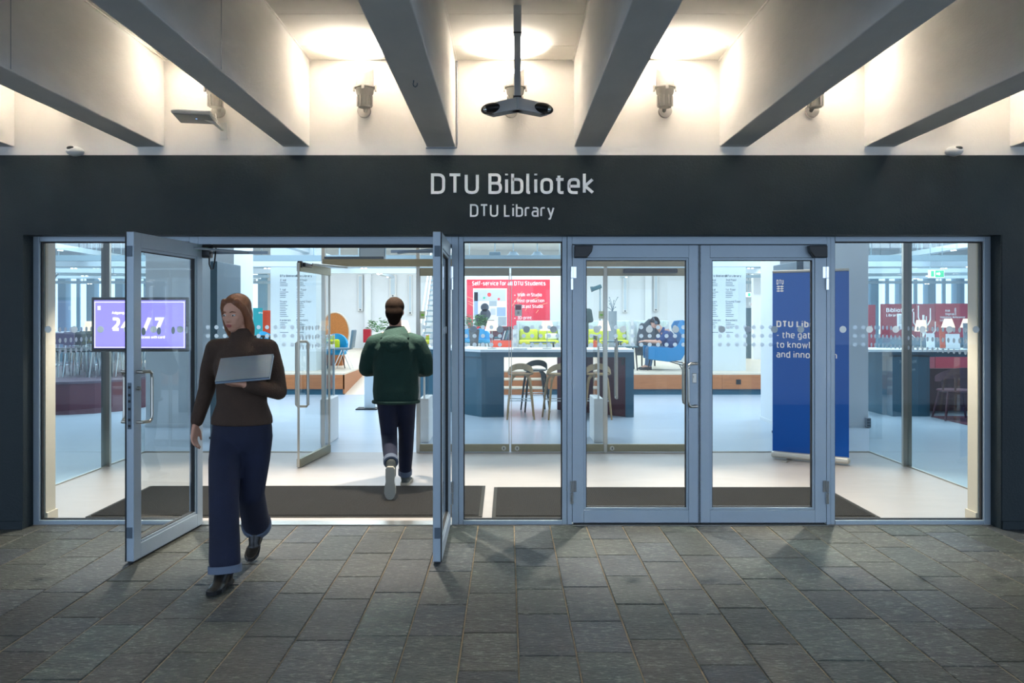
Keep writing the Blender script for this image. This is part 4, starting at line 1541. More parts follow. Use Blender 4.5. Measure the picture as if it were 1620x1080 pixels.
bar_stool(823.5, 12.95, 'pale wooden bar stool left of the seam of the middle inner doors', STOOLW)
bar_stool(847, 13.95, 'dark bar stool behind the pale one under the table', STOOLD, 0.15)
bar_stool(884, 12.95, 'pale wooden bar stool at the edge of the middle pane', STOOLW, 0.2)
bar_stool(946, 12.95, 'pale wooden bar stool in front of the maroon panel', STOOLW, -0.1)

# sofas with yellow cushions
SOFA = mat('sofa_grey', '#b9c6ca', 0.8, var=0.05, scale=30)
YEL = mat('cushion_yellow', '#c3cc22', 0.8, var=0.08, scale=20)
def sofa(px0, px1, D, lab, ncush=2, white=False):
    k_ = D/FPX
    w2 = (px1-px0)/2*k_
    t = thing('high_back_sofa', lab, 'sofa', (X((px0+px1)/2, D), D-DIST, ZP), 0, 'high backed lounge sofas')
    H = Z(507, D)-ZP
    bm = nb()
    rbox(bm, (0, 0.36, 0.12+(H-0.12)/2), (2*w2, 0.1, H-0.12), 0.035, 3)
    obj('high_back', bm, SOFA, t, smooth=True)
    for s in (-1, 1):
        bm = nb()
        rbox(bm, (s*(w2-0.04), 0.05, 0.12+(H-0.12)/2), (0.08, 0.66, H-0.12), 0.03, 3)
        obj('side_wing', bm, SOFA, t, smooth=True)
    bm = nb()
    rbox(bm, (0, 0.0, 0.2), (2*w2-0.14, 0.62, 0.16), 0.03, 2)
    obj('seat_base', bm, SOFA, t, smooth=True)
    bm = nb()
    rbox(bm, (0, -0.02, 0.34), (2*w2-0.16, 0.64, 0.13), 0.05, 3)
    obj('seat_cushion', bm, YEL, t, smooth=True)
    for i in range(ncush):
        ww = (2*w2-0.16)/ncush
        bm = nb()
        rbox(bm, (-w2+0.08+ww*(i+0.5), 0.22, 0.56), (ww-0.02, 0.18, 0.36), 0.08, 4)
        obj('back_cushion', bm, YEL, t, smooth=True)
    for sx in (-1, 1):
        for sy in (-0.25, 0.3):
            bm = nb()
            cyl(bm, (sx*(w2-0.1), sy, 0), (sx*(w2-0.1), sy, 0.14), 0.02, n=8)
            obj('leg', bm, GASKET, t)
    if white:
        bm = nb()
        rbox(bm, (w2-0.3, -0.05, 0.48), (0.4, 0.14, 0.2), 0.06, 3, M=Matrix.Identity(4))
        tag(obj('throw_pillow', bm, LWALL, None, (X((px0+px1)/2, D), D-DIST, ZP+0.03), 0, True), 'pale throw pillow on the sofa below the red poster', 'pillow')
sofa(817, 887, 26.6, 'pale high backed sofa with two yellow cushions right of the red poster', 2, True)
sofa(917, 996, 26.6, 'pale high backed sofa with yellow cushions behind the bar table end', 2)
sofa(1005, 1056, 26.9, 'pale high backed sofa behind the seated reader', 1)
# low tables
TEALD = mat('dark_teal_metal', '#24505a', 0.4)
def low_table(px, D, w, d, h, lab, m=TEALD):
    t = thing('low_table', lab, 'table', (X(px, D), D-DIST, ZP), 0, 'low tables on the platform')
    box_obj('table_top', (-w/2, w/2, -d/2, d/2, h-0.03, h), m, t, bevel=0.004)
    for sx in (-1, 1):
        for sy in (-1, 1):
            bm = nb()
            cyl(bm, (sx*(w/2-0.05), sy*(d/2-0.05), h-0.03), (sx*(w/2-0.02), sy*(d/2-0.02), 0), 0.018, 0.013, 8)
            obj('leg', bm, GASKET, t)
low_table(858, 24.6, 0.75, 0.5, Z(540.5, 24.6)-ZP, 'dark teal low table in front of the pale sofa under the poster')
low_table(991, 17.95, 0.44, 0.5, Z(546.5, 18.15)-ZP, 'dark low table in front of the seated reader')
low_table(968, 21.5, 0.5, 0.5, Z(539, 21.5)-ZP, 'small dark table behind the end of the bar table')

# blue lounge chair
LB = mat('lounge_blue', '#1177ae', 0.75, var=0.06, scale=30)
LC = 18.0
cx_, cy_ = X(1052, LC), LC-DIST
t = thing('lounge_chair', 'blue winged lounge chair on black wire legs on platform', 'chair', (cx_, cy_, ZP))
k_ = LC/FPX
bm = nb()
# side silhouette (x to the right is the back), swept across the depth
def shell(bm, prof, hw, th):
    n = len(prof)
    rows = []
    for yy, off in ((-hw, 0.0), (-hw*0.6, -0.03), (0, -0.045), (hw*0.6, -0.03), (hw, 0.0)):
        rows.append([bm.verts.new((x+off*0.3, yy, z+off)) for x, z in prof])
    rows2 = []
    for yy, off in ((-hw-th, 0.0), (-hw*0.6, -0.03), (0, -0.045), (hw*0.6, -0.03), (hw+th, 0.0)):
        rows2.append([bm.verts.new((x+th+off*0.3, yy, z-th*0.8+off)) for x, z in prof])
    for R_, fl_ in ((rows, 0), (rows2, 1)):
        for A, B in zip(R_, R_[1:]):
            for k in range(n-1):
                f = (A[k], A[k+1], B[k+1], B[k])
                bm.faces.new(f if not fl_ else f[::-1])
    for a, b in ((rows[0], rows2[0]), (rows[-1], rows2[-1])):
        for k in range(n-1):
            bm.faces.new((a[k], a[k+1], b[k+1], b[k]))
    for k in (0, n-1):
        for A, B, C_, D_ in zip(rows, rows[1:], rows2, rows2[1:]):
            bm.faces.new((A[k], B[k], D_[k], C_[k]))
shell(bm, [(-0.40, 0.30), (-0.2, 0.30), (0.1, 0.27), (0.25, 0.30), (0.36, 0.48), (0.44, 0.70), (0.48, 0.92), (0.46, 1.08)], 0.30, 0.05)
obj('seat_shell', bm, LB, t, smooth=True)
for s in (-1, 1):
    bm = nb()
    pr = [(-0.42, 0.24), (-0.42, 0.52), (-0.2, 0.50), (0.1, 0.48), (0.22, 0.56), (0.30, 0.74), (0.22, 0.84), (0.2, 0.95), (0.26, 1.06), (0.46, 1.08), (0.50, 0.92), (0.46, 0.70), (0.40, 0.48), (0.28, 0.22), (0.0, 0.19)]
    A = [bm.verts.new((x, s*0.30, z)) for x, z in pr]
    B = [bm.verts.new((x, s*0.36, z)) for x, z in pr]
    bm.faces.new(A)
    bm.faces.new(B[::-1])
    for i in range(len(pr)):
        bm.faces.new((A[i], A[(i+1) % len(pr)], B[(i+1) % len(pr)], B[i]))
    obj('wing', bm, LB, t, smooth=False, bevel=0.015)
for s in (-1, 1):
    bm = nb()
    tube(bm, [(-0.36, s*0.2, 0.24), (-0.42, s*0.25, 0.0)], 0.011, 8)
    obj('leg', bm, GASKET, t)
    bm = nb()
    tube(bm, [(-0.3, s*0.18, 0.23), (0.0, s*0.2, 0.21), (0.36, s*0.24, 0.1), (0.42, s*0.25, 0.0)], 0.011, 8)
    obj('leg', bm, GASKET, t)
    bm = nb()
    tube(bm, [(0.1, s*0.15, 0.2), (0.5, s*0.15, 0.13), (0.6, s*0.15, 0.08)], 0.009, 8)
    obj('stretcher', bm, GASKET, t)

# planter, plants, chairs and shelf left of the poster
DPL = 25.4
t = thing('potted_plant', 'leafy green plant in a tall dark planter in front of the poster', 'plant', (X(750, DPL), DPL-DIST, ZP))
bm = nb()
loft(bm, [(0, 0, 0, 0.12, 0.12), (0, 0, 0.4, 0.13, 0.13), (0, 0, Z(521, DPL)-ZP, 0.17, 0.17), (0, 0, Z(521, DPL)-ZP-0.02, 0.13, 0.13)], 4)
obj('planter', bm, mat('planter_grey', '#4a5254', 0.6), t)
LEAF = mat('leaf_green', '#3d7a35', 0.55, var=0.3, scale=20)
def leaf_shape(bm, p, d, L, w):
    d = d.normalized()
    s_ = d.cross(Vector((0, 0, 1)))
    if s_.length < 1e-3:
        s_ = Vector((1, 0, 0))
    s_.normalize()
    up = s_.cross(d)
    q = [p, p+d*L*0.4+s_*w+up*0.01, p+d*L-up*0.02, p+d*L*0.4-s_*w+up*0.01]
    m_ = p+d*L*0.45-up*0.012
    vs_ = [bm.verts.new(x) for x in q]
    c_ = bm.verts.new(m_)
    for i in range(4):
        bm.faces.new((vs_[i], vs_[(i+1) % 4], c_))
def foliage(parent, c, rx, rz_, n, seed, L=0.1):
    r_ = random.Random(seed)
    bm = nb()
    st = nb()
    for i in range(n):
        a = r_.uniform(0, 2*PI)
        rr = rx*math.sqrt(r_.random())
        p = Vector((c[0]+rr*math.cos(a), c[1]+rr*math.sin(a)*0.8, c[2]+rz_*r_.uniform(-0.7, 1)*(1-0.5*(rr/rx)**2)))
        leaf_shape(bm, p, Vector((math.cos(a), math.sin(a), r_.uniform(-0.3, 0.8))), L*r_.uniform(0.7, 1.3), L*0.28)
        if i % 8 == 0:
            tube(st, [Vector((c[0], c[1], c[2]-rz_*1.0)), (p+Vector((c[0], c[1], c[2]-rz_)))*0.5, p], 0.005, 4)
    o = obj('leaves', bm, LEAF, parent)
    o['kind'] = 'stuff'
    o = obj('stems', st, LEAF, parent)
    o['kind'] = 'stuff'
foliage(t, (0, 0, Z(511, DPL)-ZP), 0.38, 0.25, 190, 4, 0.14)
t2_ = thing('potted_plant', 'small green plant beside the walking man on a shelf', 'plant', (X(597, 24), 24-DIST, ZP))
bm = nb()
loft(bm, [(0, 0, 0, 0.14, 0.14), (0, 0, 0.7, 0.17, 0.17)], 16)
obj('planter', bm, LWALL, t2_, smooth=True)
foliage(t2_, (0, 0, 0.88), 0.26, 0.2, 90, 9, 0.11)

BLUEC = mat('chair_blue', '#1f96c8', 0.6)
def tub_chair(px, D, lab, rz=0.0, sc=1.0, m=None):
    t = thing('tub_chair', lab, 'chair', (X(px, D), D-DIST, ZP), rz, 'coloured tub chairs on the platform')
    m = m or BLUEC
    bm = nb()
    n = 12
    A, B, C_, E = [], [], [], []
    for i in range(n+1):
        a = PI*i/n
        zt = 0.55+0.22*math.sin(a)
        A.append(bm.verts.new((0.3*sc*math.cos(a), 0.28*sc*math.sin(a), 0.32)))
        B.append(bm.verts.new((0.33*sc*math.cos(a), 0.31*sc*math.sin(a), zt)))
        C_.append(bm.verts.new((0.25*sc*math.cos(a), 0.23*sc*math.sin(a), 0.32)))
        E.append(bm.verts.new((0.28*sc*math.cos(a), 0.26*sc*math.sin(a), zt)))
    for i in range(n):
        bm.faces.new((A[i], A[i+1], B[i+1], B[i]))
        bm.faces.new((C_[i+1], C_[i], E[i], E[i+1]))
        bm.faces.new((B[i], B[i+1], E[i+1], E[i]))
        bm.faces.new((A[i+1], A[i], C_[i], C_[i+1]))
    for i in (0, n):
        bm.faces.new((A[i], B[i], E[i], C_[i]))
    obj('backrest', bm, m, t, smooth=True)
    bm = nb()
    loft(bm, [(0, 0, 0.3, 0.26*sc, 0.26*sc), (0, 0, 0.34, 0.29*sc, 0.29*sc), (0, 0, 0.42, 0.27*sc, 0.27*sc)], 20)
    obj('seat', bm, m, t, smooth=True)
    for a in (0.8, 2.35, 3.9, 5.5):
        bm = nb()
        cyl(bm, (0.18*math.cos(a), 0.18*math.sin(a), 0.31), (0.27*math.cos(a), 0.27*math.sin(a), 0), 0.014, 0.01, 8)
        obj('leg', bm, GASKET, t)
tub_chair(735, 26.6, 'blue tub chair left of the dark planter', -0.6, 1.0)
tub_chair(764, 26.5, 'blue tub chair between the planter and the orange shelf', 0.4, 0.85)
tub_chair(532, 18.6, 'blue tub chair in front of the round wooden screen', 0.2, 0.8)
tub_chair(428, 21.4, 'blue tub chair beside the orange cabinet', 1.2, 0.9)

# orange shelf with books
DS = 25.2
t = thing('bookcase', 'low orange bookcase with books behind the high table', 'bookcase', (X(793, DS), DS-DIST, ZP))
ORG = mat('shelf_orange', '#dd4a22', 0.5)
ORGD = mat('shelf_red', '#8c2a1d', 0.5)
w2 = 17*DS/FPX
zt = Z(516, DS)-ZP
zm = Z(538, DS)-ZP
box_obj('lower_cabinet', (-w2, w2, -0.2, 0.2, 0.0, zm), ORG, t, bevel=0.004)
bm = nb()
b2(bm, -w2, w2, 0.17, 0.2, zm, zt)
obj('back_panel', bm, ORGD, t)
for s in (-1, 1):
    box_obj('side_panel', (s*w2-0.012, s*w2+0.012, -0.2, 0.2, zm, zt), ORGD, t)
box_obj('top_panel', (-w2, w2, -0.2, 0.2, zt-0.02, zt), ORGD, t)
rb = random.Random(5)
bcol = [mat('book_%s' % n, c, 0.6) for n, c in (('navy', '#1e3560'), ('white', '#d8dde0'), ('black', '#22262a'), ('teal', '#2f7b8a'), ('grey', '#7e8990'))]
for i in range(6):
    bm = nb()
    h = rb.uniform(0.24, 0.31)
    M = Matrix.Translation((0.05+i*0.036, 0.0, zm+h/2+0.006)) @ Matrix.Rotation(0.28, 4, 'Y')
    bx(bm, (0, 0, 0), (0.026, 0.18, h), M=M)
    o = obj('book', bm, bcol[i % 5], None, (X(793, DS), DS-DIST, ZP))
    tag(o, '%s book among the slanting books in the orange bookcase' % ('leftmost navy', 'white', 'black', 'teal', 'grey', 'rightmost navy')[i], 'book', 'slanting books in the orange bookcase')
for i in range(3):
    bm = nb()
    bx(bm, (-0.12, 0, zm+0.02+i*0.034), (0.2, 0.16, 0.03), 0.1*i)
    o = obj('book', bm, bcol[(i+1) % 5], None, (X(793, DS), DS-DIST, ZP))
    tag(o, '%s book of the flat pile in the orange bookcase' % ('lowest white', 'middle black', 'topmost teal')[i], 'book', 'flat books in the orange bookcase')

# red poster wall
DR = 27.6
kr = DR/FPX
t = thing('red_poster', 'big red poster with white lettering behind the sofa', 'poster', (0, DR-DIST, 0))
x0, x1 = X(738.5, DR), X(870, DR)
z0, z1 = ZP+0.02, Z(442, DR)
box_obj('poster_board', (x0-0.1, x1+0.5, 0.01, 0.12, ZP, z1+0.12), PIER, t)
box_obj('red_sheet', (x0, x1, -0.005, 0.01, Z(520, DR), z1), RED, t)
text('Self-service for all', x0+8.5*kr, -0.006, Z(451.3, DR), 6.5*kr, SIGNW, t, 0.145, width=X(811, DR)-x0-8.5*kr, t=0.004)
text('DTU Students', X(813.5, DR), -0.006, Z(451.3, DR), 6.5*kr, SIGNW, t, 0.145, width=X(863, DR)-X(813.5, DR), t=0.004)
for s_, py, e in (('Walk-in Studio', 468.6, 857), ('Post-production', 478, 861), ('Podcast Studio', 487, 859), ('3D-print', 505, 841)):
    text(s_, X(818.5, DR), -0.006, Z(py, DR), 5.2*kr, SIGNW, t, 0.13, width=X(e, DR)-X(818.5, DR), t=0.004)
    bm = nb()
    cyl(bm, (X(814.5, DR), -0.006, Z(py-1.8, DR)), (X(814.5, DR), -0.01, Z(py-1.8, DR)), 0.9*kr, n=10)
    obj('bullet', bm, SIGNW, t)
ph = box_obj('studio_photo', (X(748.5, DR), X(802, DR), -0.012, -0.005, Z(516, DR), Z(456, DR)), LWALL, t)
cols = {'p_blue': '#8fa6cf', 'p_dark': '#2c3440', 'p_lav': '#b9bfe0', 'p_red': '#e23a30', 'p_skin': '#e0c0a8', 'p_grey': '#9aa5ad', 'p_green': '#2fb78c'}
PM = {k: mat(k, v, 0.6) for k, v in cols.items()}
for (a, b, c_, d, m_) in ((750, 800, 458, 476, 'p_lav'), (750, 756, 462, 500, 'p_blue'), (774, 786, 476, 484, 'p_grey'), (786, 800, 486, 500, 'p_blue'), (776, 784, 488, 498, 'p_lav'), (752, 772, 498, 515, 'p_dark'), (756, 782, 506, 515, 'p_dark'), (788, 801, 501, 515, 'p_grey')):
    box_obj('photo_shape', (X(a, DR), X(b, DR), -0.0135, -0.012, Z(d, DR), Z(c_, DR)), PM[m_], ph)
for (px, py, r, m_) in ((774, 466, 3.2, 'p_red'), (789, 473, 2.0, 'p_red'), (766, 471, 1.8, 'p_green'), (767, 486, 6.5, 'p_dark'), (768, 497, 8.5, 'p_dark')):
    bm = nb()
    cyl(bm, (X(px, DR), -0.0125, Z(py, DR)), (X(px, DR), -0.015, Z(py, DR)), r*kr, n=18)
    obj('photo_shape', bm, PM[m_], ph)
rb = random.Random(2)
GOLD = mat('spark_gold', '#f0b48a', 0.6)
bm = nb()
for (a, b, c_, d) in ((739, 469, 752, 474), (740, 476, 757, 483), (741, 480, 755, 487), (810, 484, 826, 461), (816, 488, 824, 470), (840, 476, 852, 470), (850, 484, 866, 479), (831, 492, 834, 484), (848, 495, 852, 490)):
    p0, p1 = Vector((X(a, DR), -0.0065, Z(b, DR))), Vector((X(c_, DR), -0.0065, Z(d, DR)))
    nrm = Vector((-(p1-p0).z, 0, (p1-p0).x)).normalized()*0.008
    bm.faces.new([bm.verts.new(v) for v in (p0-nrm, p1-nrm, p1+nrm, p0+nrm)])
obj('gold_sparks', bm, GOLD, t)['kind'] = 'stuff'

# projector on the back wall, coat stand, tall grey bin
q = at(944, 455, 28.4)
t = thing('projector', 'dark projector on a pole at the back wall above the sofa', 'projector', (q.x, q.y, q.z))
bm = nb()
rbox(bm, (0, 0, 0.0), (0.34, 0.2, 0.14), 0.03, 2, M=Matrix.Rotation(-0.35, 4, 'Y'))
cyl(bm, (-0.2, 0, -0.06), (-0.08, 0, -0.03), 0.1, 0.07, 12)
obj('projector_body', bm, TEALD, t)
bm = nb()
cyl(bm, (0.12, 0.02, -0.03), (0.12, 0.02, ZP-q.z), 0.025, n=8)
obj('pole', bm, TRAYD, t)
t = thing('coat_stand', 'bare wire coat stand in a grey cylinder behind the sofas', 'coat stand', (X(969, 25.4), 25.4-DIST, ZP))
bm = nb()
cyl(bm, (0, 0, 0), (0, 0, Z(492, 25.4)-ZP), 0.13, n=20)
obj('cylinder', bm, mat('cyl_grey', '#8a98a0', 0.35, metal=0.4), t, smooth=True)
zb_ = Z(492, 25.4)-ZP
for i in range(8):
    a = 2*PI*i/8+0.3
    bm = nb()
    r_ = 0.1+0.14*((i*7) % 3)/2
    hh = 0.12+0.1*((i*5) % 4)
    tube(bm, [(0, 0, zb_-0.02), (0.4*r_*math.cos(a), 0.3*r_*math.sin(a), zb_+hh*0.6), (r_*math.cos(a), r_*math.sin(a), zb_+hh)], 0.008, 6)
    ell(bm, (r_*math.cos(a), r_*math.sin(a), zb_+hh), (0.018, 0.018, 0.018), 8, 6)
    obj('wire_hook', bm, SLAB, t)

# staircase seen right of the walking man
DST = 25.0
t = thing('staircase', 'white staircase with open treads right of the walking man', 'staircase', (X(686, DST), DST-DIST-0.6, ZP))
w2 = 17*DST/FPX
for i in range(16):
    box_obj('tread', (-w2, w2, i*0.24, i*0.24+0.28, 0.17*(i+1)-0.05, 0.17*(i+1)), TRAYD, t)
for s in (-1, 1):
    bm = nb()
    v = [(-0.05, 0.0), (0.3, 0.0), (3.95, 2.68), (3.6, 2.78)]
    a = [bm.verts.new((s*w2-0.02, y, z)) for y, z in v]
    b = [bm.verts.new((s*w2+0.02, y, z)) for y, z in v]
    bm.faces.new(a)
    bm.faces.new(b[::-1])
    for i in range(4):
        bm.faces.new((a[i], a[(i+1) % 4], b[(i+1) % 4], b[i]))
    obj('stringer', bm, LWALL, t)
    bm = nb()
    tube(bm, [(s*w2, 0.0, 0.0), (s*w2, 0.0, 0.95), (s*w2, 3.7, 3.55)], 0.025, 8)
    obj('handrail', bm, LWALL, t, smooth=True)

# round wooden screen, office chair, red box, roll-up, orange cabinet
t = thing('round_screen', 'round perforated orange wood screen on platform behind the open inner door', 'screen', (X(530, 19.6), 19.6-DIST, ZP))
RW = mat('screen_wood', '#c67a3a', 0.6, var=0.25, scale=60)
bm = nb()
zc_ = Z(525, 19.6)-ZP
cyl(bm, (0, 0.02, zc_), (0, -0.02, zc_), 0.40, n=36)
bmesh.ops.scale(bm, vec=(0.8, 1, 1.12), space=Matrix.Translation((0, 0, -zc_)), verts=bm.verts)
obj('disc', bm, RW, t)
bm = nb()
tube(bm, [(0.33*math.cos(2*PI*k/36), 0, zc_+0.46*math.sin(2*PI*k/36)) for k in range(36)], 0.02, 8, closed=True)
obj('rim', bm, OAK_L, t, smooth=True)
box_obj('stand', (-0.2, 0.2, -0.15, 0.15, 0, max(0.05, zc_-0.44)), OAK, t)
bm = nb()
rbox(bm, (X(529, 18.62), 18.62-DIST, ZP+0.535), (0.24, 0.12, 0.22), 0.05, 3)
tag(obj('throw_pillow', bm, YEL, smooth=True), 'yellow throw pillow on blue tub chair by the round wooden screen', 'pillow')
t = thing('desk_chair', 'dark backed chair on thin wire legs right of the round wooden screen', 'chair', (X(547, 18.2), 18.2-DIST, ZP))
bm = nb()
rbox(bm, (0.08, 0, 0.68), (0.05, 0.4, 0.40), 0.02, 2, M=Matrix.Rotation(0.12, 4, 'Y'))
obj('backrest', bm, SLAB, t, smooth=True)
bm = nb()
rbox(bm, (-0.08, 0, 0.45), (0.4, 0.4, 0.04), 0.015, 2)
obj('seat', bm, SLAB, t, smooth=True)
for s in (-1, 1):
    for e, xx in ((-1, -0.24), (1, 0.14)):
        bm = nb()
        tube(bm, [(-0.05, s*0.17, 0.44), (xx, s*0.2, 0.0)], 0.009, 6)
        obj('leg', bm, CHROME, t)
bm = nb()
rbox(bm, (X(582, DB-0.3), YB-0.42, Z(531, DB-0.4)), (0.26, 0.3, 0.48), 0.02, 2)
t = tag(obj('fire_hose_box', bm, mat('signal_red', '#a8142a', 0.45)), 'small dark red box on the back wall left of the walking man', 'box')
D = 24.0
t = thing('rollup_banner', 'turquoise roll-up banner far back right of the walking woman', 'banner', (X(404, D), D-DIST, ZP))
box_obj('banner_sheet', (-0.21, 0.21, -0.004, 0.004, 0.06, Z(487, D)-ZP), mat('turquoise', '#2aa7b5', 0.5), t)
box_obj('base_cassette', (-0.22, 0.22, -0.05, 0.05, 0, 0.06), STEEL, t)
text('DTU', 0.1, -0.006, Z(496, D)-ZP, 0.05, SIGNW, t, 0.2, t=0.001)
t = thing('cabinet', 'orange red cabinet far back beside the left printed pier', 'cabinet', (X(426, 22.5), 22.5-DIST, ZP))
box_obj('carcass', (-0.12, 0.3, -0.2, 0.2, 0, Z(491, 22.5)-ZP), mat('cabinet_orange', '#d9552a', 0.5), t)
box_obj('door', (-0.1, 0.28, -0.215, -0.2, 0.03, Z(491, 22.5)-ZP-0.03), mat('cabinet_orange2', '#c2401f', 0.5), t)
t = thing('desk_group_table', 'dark long desk behind the walking woman on the platform', 'desk', (X(408, 19), 19-DIST, ZP))
box_obj('table_top', (-0.5, 0.25, -0.3, 0.3, 0.68, 0.72), GASKET, t)
for sx in (-0.45, 0.2):
    for sy in (-0.25, 0.25):
        box_obj('leg', (sx-0.02, sx+0.02, sy-0.02, sy+0.02, 0, 0.68), GASKET, t)

# exit sign over the alcove, alcove and spot lit partition right of the right pier
t = thing('exit_sign', 'small lit exit sign right of the right printed pier', 'sign', (X(1184, 22), 22-DIST, Z(466, 22)))
box_obj('sign_box', (-0.1, 0.06, -0.02, 0.02, -0.06, 0.06), EXITW, t)
box_obj('green_field', (-0.02, 0.05, -0.024, -0.02, -0.045, 0.045), EXITG, t)
bm = nb()
cyl(bm, (0, 0, 0.06), (0, 0, 4.0-Z(466, 22)), 0.01, n=6)
obj('hanger_rod', bm, TRAYD, t)
t = thing('partition', 'white partition with a dark alcove right of the right printed pier', 'partition', (0, 0, ZP))
box_obj('partition_panel', (X(1192, 22.3), X(1262, 22.3), 22.3-DIST, 22.3-DIST+0.2, 0.0, 2.55), LWALL, t)
box_obj('alcove_back', (X(1181, 22.8), X(1192, 22.8), 22.8-DIST, 22.8-DIST+0.2, 0.0, Z(487, 22.8)-ZP), SLAB, t)
t = thing('notice', 'small red and white notice above the alcove', 'notice', (X(1188, 22.7), 22.7-DIST, Z(481, 22.7)))
box_obj('sheet', (-0.05, 0.05, -0.01, 0.01, -0.05, 0.05), LWALL, t)
box_obj('red_mark', (0.0, 0.045, -0.013, -0.01, -0.04, 0.03), RED, t)
spot('partition_spot', (X(1212, 21.3), 21.3-DIST, 3.3), (X(1212, 22.3), 22.3-DIST, 1.2), 60, (0.95, 0.97, 1.0), size=0.9, blend=0.6)

# ---------------------------------------------------------------- service desk on the right
DD = 13.2
yd = DD-DIST
dk = thing('service_desk', 'teal service desk with white top behind the right side glass', 'desk', (0, yd, 0))
xa, xb = X(1407, DD), X(1471, DD)
box_obj('leg_block', (xa+0.05, xb, 0.0, 0.8, 0.0, 0.98), TEAL, dk)
bm = nb()
prism(bm, [(xa, 0.25), (xa+0.22, 0.0), (xa+0.22, 0.8), (xa, 0.8)], 0.0, 0.98)
obj('corner_block', bm, TEAL, dk)
box_obj('desk_top', (xa-0.9, 9.0, -0.03, 0.85, 1.03, 1.07), TABLEW, dk, bevel=0.004)
box_obj('apron', (xa, 9.0, 0.0, 0.8, 0.95, 1.03), TEAL, dk)
box_obj('back_panel', (xb, 9.0, 0.75, 0.8, 0.0, 0.72), MAROON, dk)
box_obj('upstand', (xa+0.15, 9.0, 0.76, 0.79, 1.07, 1.24), SLAB, dk)
text('Modestedet', -(xa+0.07)+0.0, -0.004, Z(574.5, DD), 0.06, TRAYD, dk, 0.13, width=0.27, t=0.001, M=Matrix.Diagonal((-1, 1, 1, 1)) @ Matrix.Translation((-0.36, 0, 0)))
text('Meeting point', -(xa+0.07)+0.0, -0.004, Z(586.5, DD), 0.045, TRAYD, dk, 0.13, width=0.2, t=0.001, M=Matrix.Diagonal((-1, 1, 1, 1)) @ Matrix.Translation((-0.34, 0, 0)))
rug = thing('rug', 'dark red rug under the maroon chairs beside the service desk', 'rug', (7.9, yd-0.41, 0))
box_obj('rug_pile', (X(1471, DD)-7.9, 1.6, -1.6, 0.39, 0.001, 0.01), mat('rug_red', '#5b2a34', 0.95, var=0.1, scale=20), rug)
RCH = mat('chair_maroon', '#4a1c2a', 0.5)
def armchair(px, D, lab, rz):
    t = thing('armchair', lab, 'chair', (X(px, D), D-DIST, 0.016), rz, 'maroon wooden chairs at the service desk')
    n = 14
    bm = nb()
    A, B, C_, E = [], [], [], []
    for i in range(n+1):
        a = PI*i/n+PI
        u = math.sin(PI*i/n)
        zt = 0.66+0.15*u
        zb2 = 0.62+0.02*u-(0.04 if u < 0.5 else 0)
        for rr, L0, L1 in ((0.31, A, B), (0.275, C_, E)):
            L0.append(bm.verts.new((rr*math.cos(a), rr*0.9*math.sin(a), zb2)))
            L1.append(bm.verts.new((rr*math.cos(a), rr*0.9*math.sin(a)-0.03*u, zt)))
    for i in range(n):
        bm.faces.new((A[i], A[i+1], B[i+1], B[i]))
        bm.faces.new((C_[i+1], C_[i], E[i], E[i+1]))
        bm.faces.new((B[i], B[i+1], E[i+1], E[i]))
        bm.faces.new((A[i+1], A[i], C_[i], C_[i+1]))
    for i in (0, n):
        bm.faces.new((A[i], B[i], E[i], C_[i]))
    obj('arm_rail', bm, RCH, t, smooth=True)
    bm = nb()
    loft(bm, [(0, 0, 0.42, 0.24, 0.23), (0, 0, 0.44, 0.27, 0.26), (0, 0, 0.46, 0.26, 0.25)], 22)
    obj('seat', bm, RCH, t, smooth=True)
    for i in (0.15, 0.38, 0.62, 0.85):
        a = PI*i+PI
        bm = nb()
        cyl(bm, (0.25*math.cos(a), 0.22*math.sin(a), 0.44), (0.29*math.cos(a), 0.26*math.sin(a), 0.66), 0.014, n=8)
        obj('spindle', bm, RCH, t)
    for sx in (-1, 1):
        for sy in (-1, 1):
            bm = nb()
            cyl(bm, (sx*0.17, sy*0.16, 0.44), (sx*0.25, sy*0.24, 0), 0.024, 0.016, 8)
            obj('leg', bm, RCH, t, smooth=True)
    for sy in (-1, 1):
        bm = nb()
        cyl(bm, (-0.21, sy*0.2, 0.2), (0.21, sy*0.2, 0.2), 0.008, n=6)
        obj('stretcher', bm, RCH, t)
armchair(1512, 12.72, 'maroon rail backed chair nearest the lobby at the service desk', -0.1)
armchair(1575, 12.0, 'maroon rail backed chair behind the first one at the service desk', 0.3)
lamp_on(1457, 13.7, 1.07, 'tilted lamp with cream shade on the service desk', 506, 524, 9.5, 6.5)
lamp_on(1500, 13.7, 1.07, 'middle lamp with bright shade on the service desk', 504, 518, 10, 5.5)
lamp_on(1530, 13.75, 1.07, 'right lamp with bright shade on the service desk', 504, 518, 10, 5.5)
PAPER = mat('paper_white', '#e6ebee', 0.5)
for px, y0, y1, w_, m_, lab in ((1472.5, 527, 556, 13, PAPER, 'white paper holder on the service desk by the tilted lamp'), (1491.5, 523, 542, 8, mat('flyer_orange', '#cf5a3a', 0.5), 'orange flyer holder on the service desk'), (1508, 528, 556, 22, PAPER, 'wide clear flyer holder on the service desk'), (1532, 511, 540, 14, GREYP, 'grey screen back on the service desk')):
    D = 13.45
    z0_ = 1.07
    t = thing('flyer_holder', lab, 'holder', (X(px, D), D-DIST, z0_), 0)
    w2 = w_/2*D/FPX
    bm = nb()
    bx(bm, (0, 0, (Z(y0, D)-z0_)/2+0.005), (2*w2, 0.012, Z(y0, D)-z0_-0.01), M=Matrix.Rotation(-0.08, 4, 'X'))
    obj('sheet', bm, m_, t)
    box_obj('foot', (-w2*0.8, w2*0.8, -0.05, 0.05, 0.0, 0.01), TRAYD, t)
D = 14.6
t = thing('sign_stand', 'white framed notice on a stand in front of the red library panels', 'sign', (X(1428, D), D-DIST, 0))
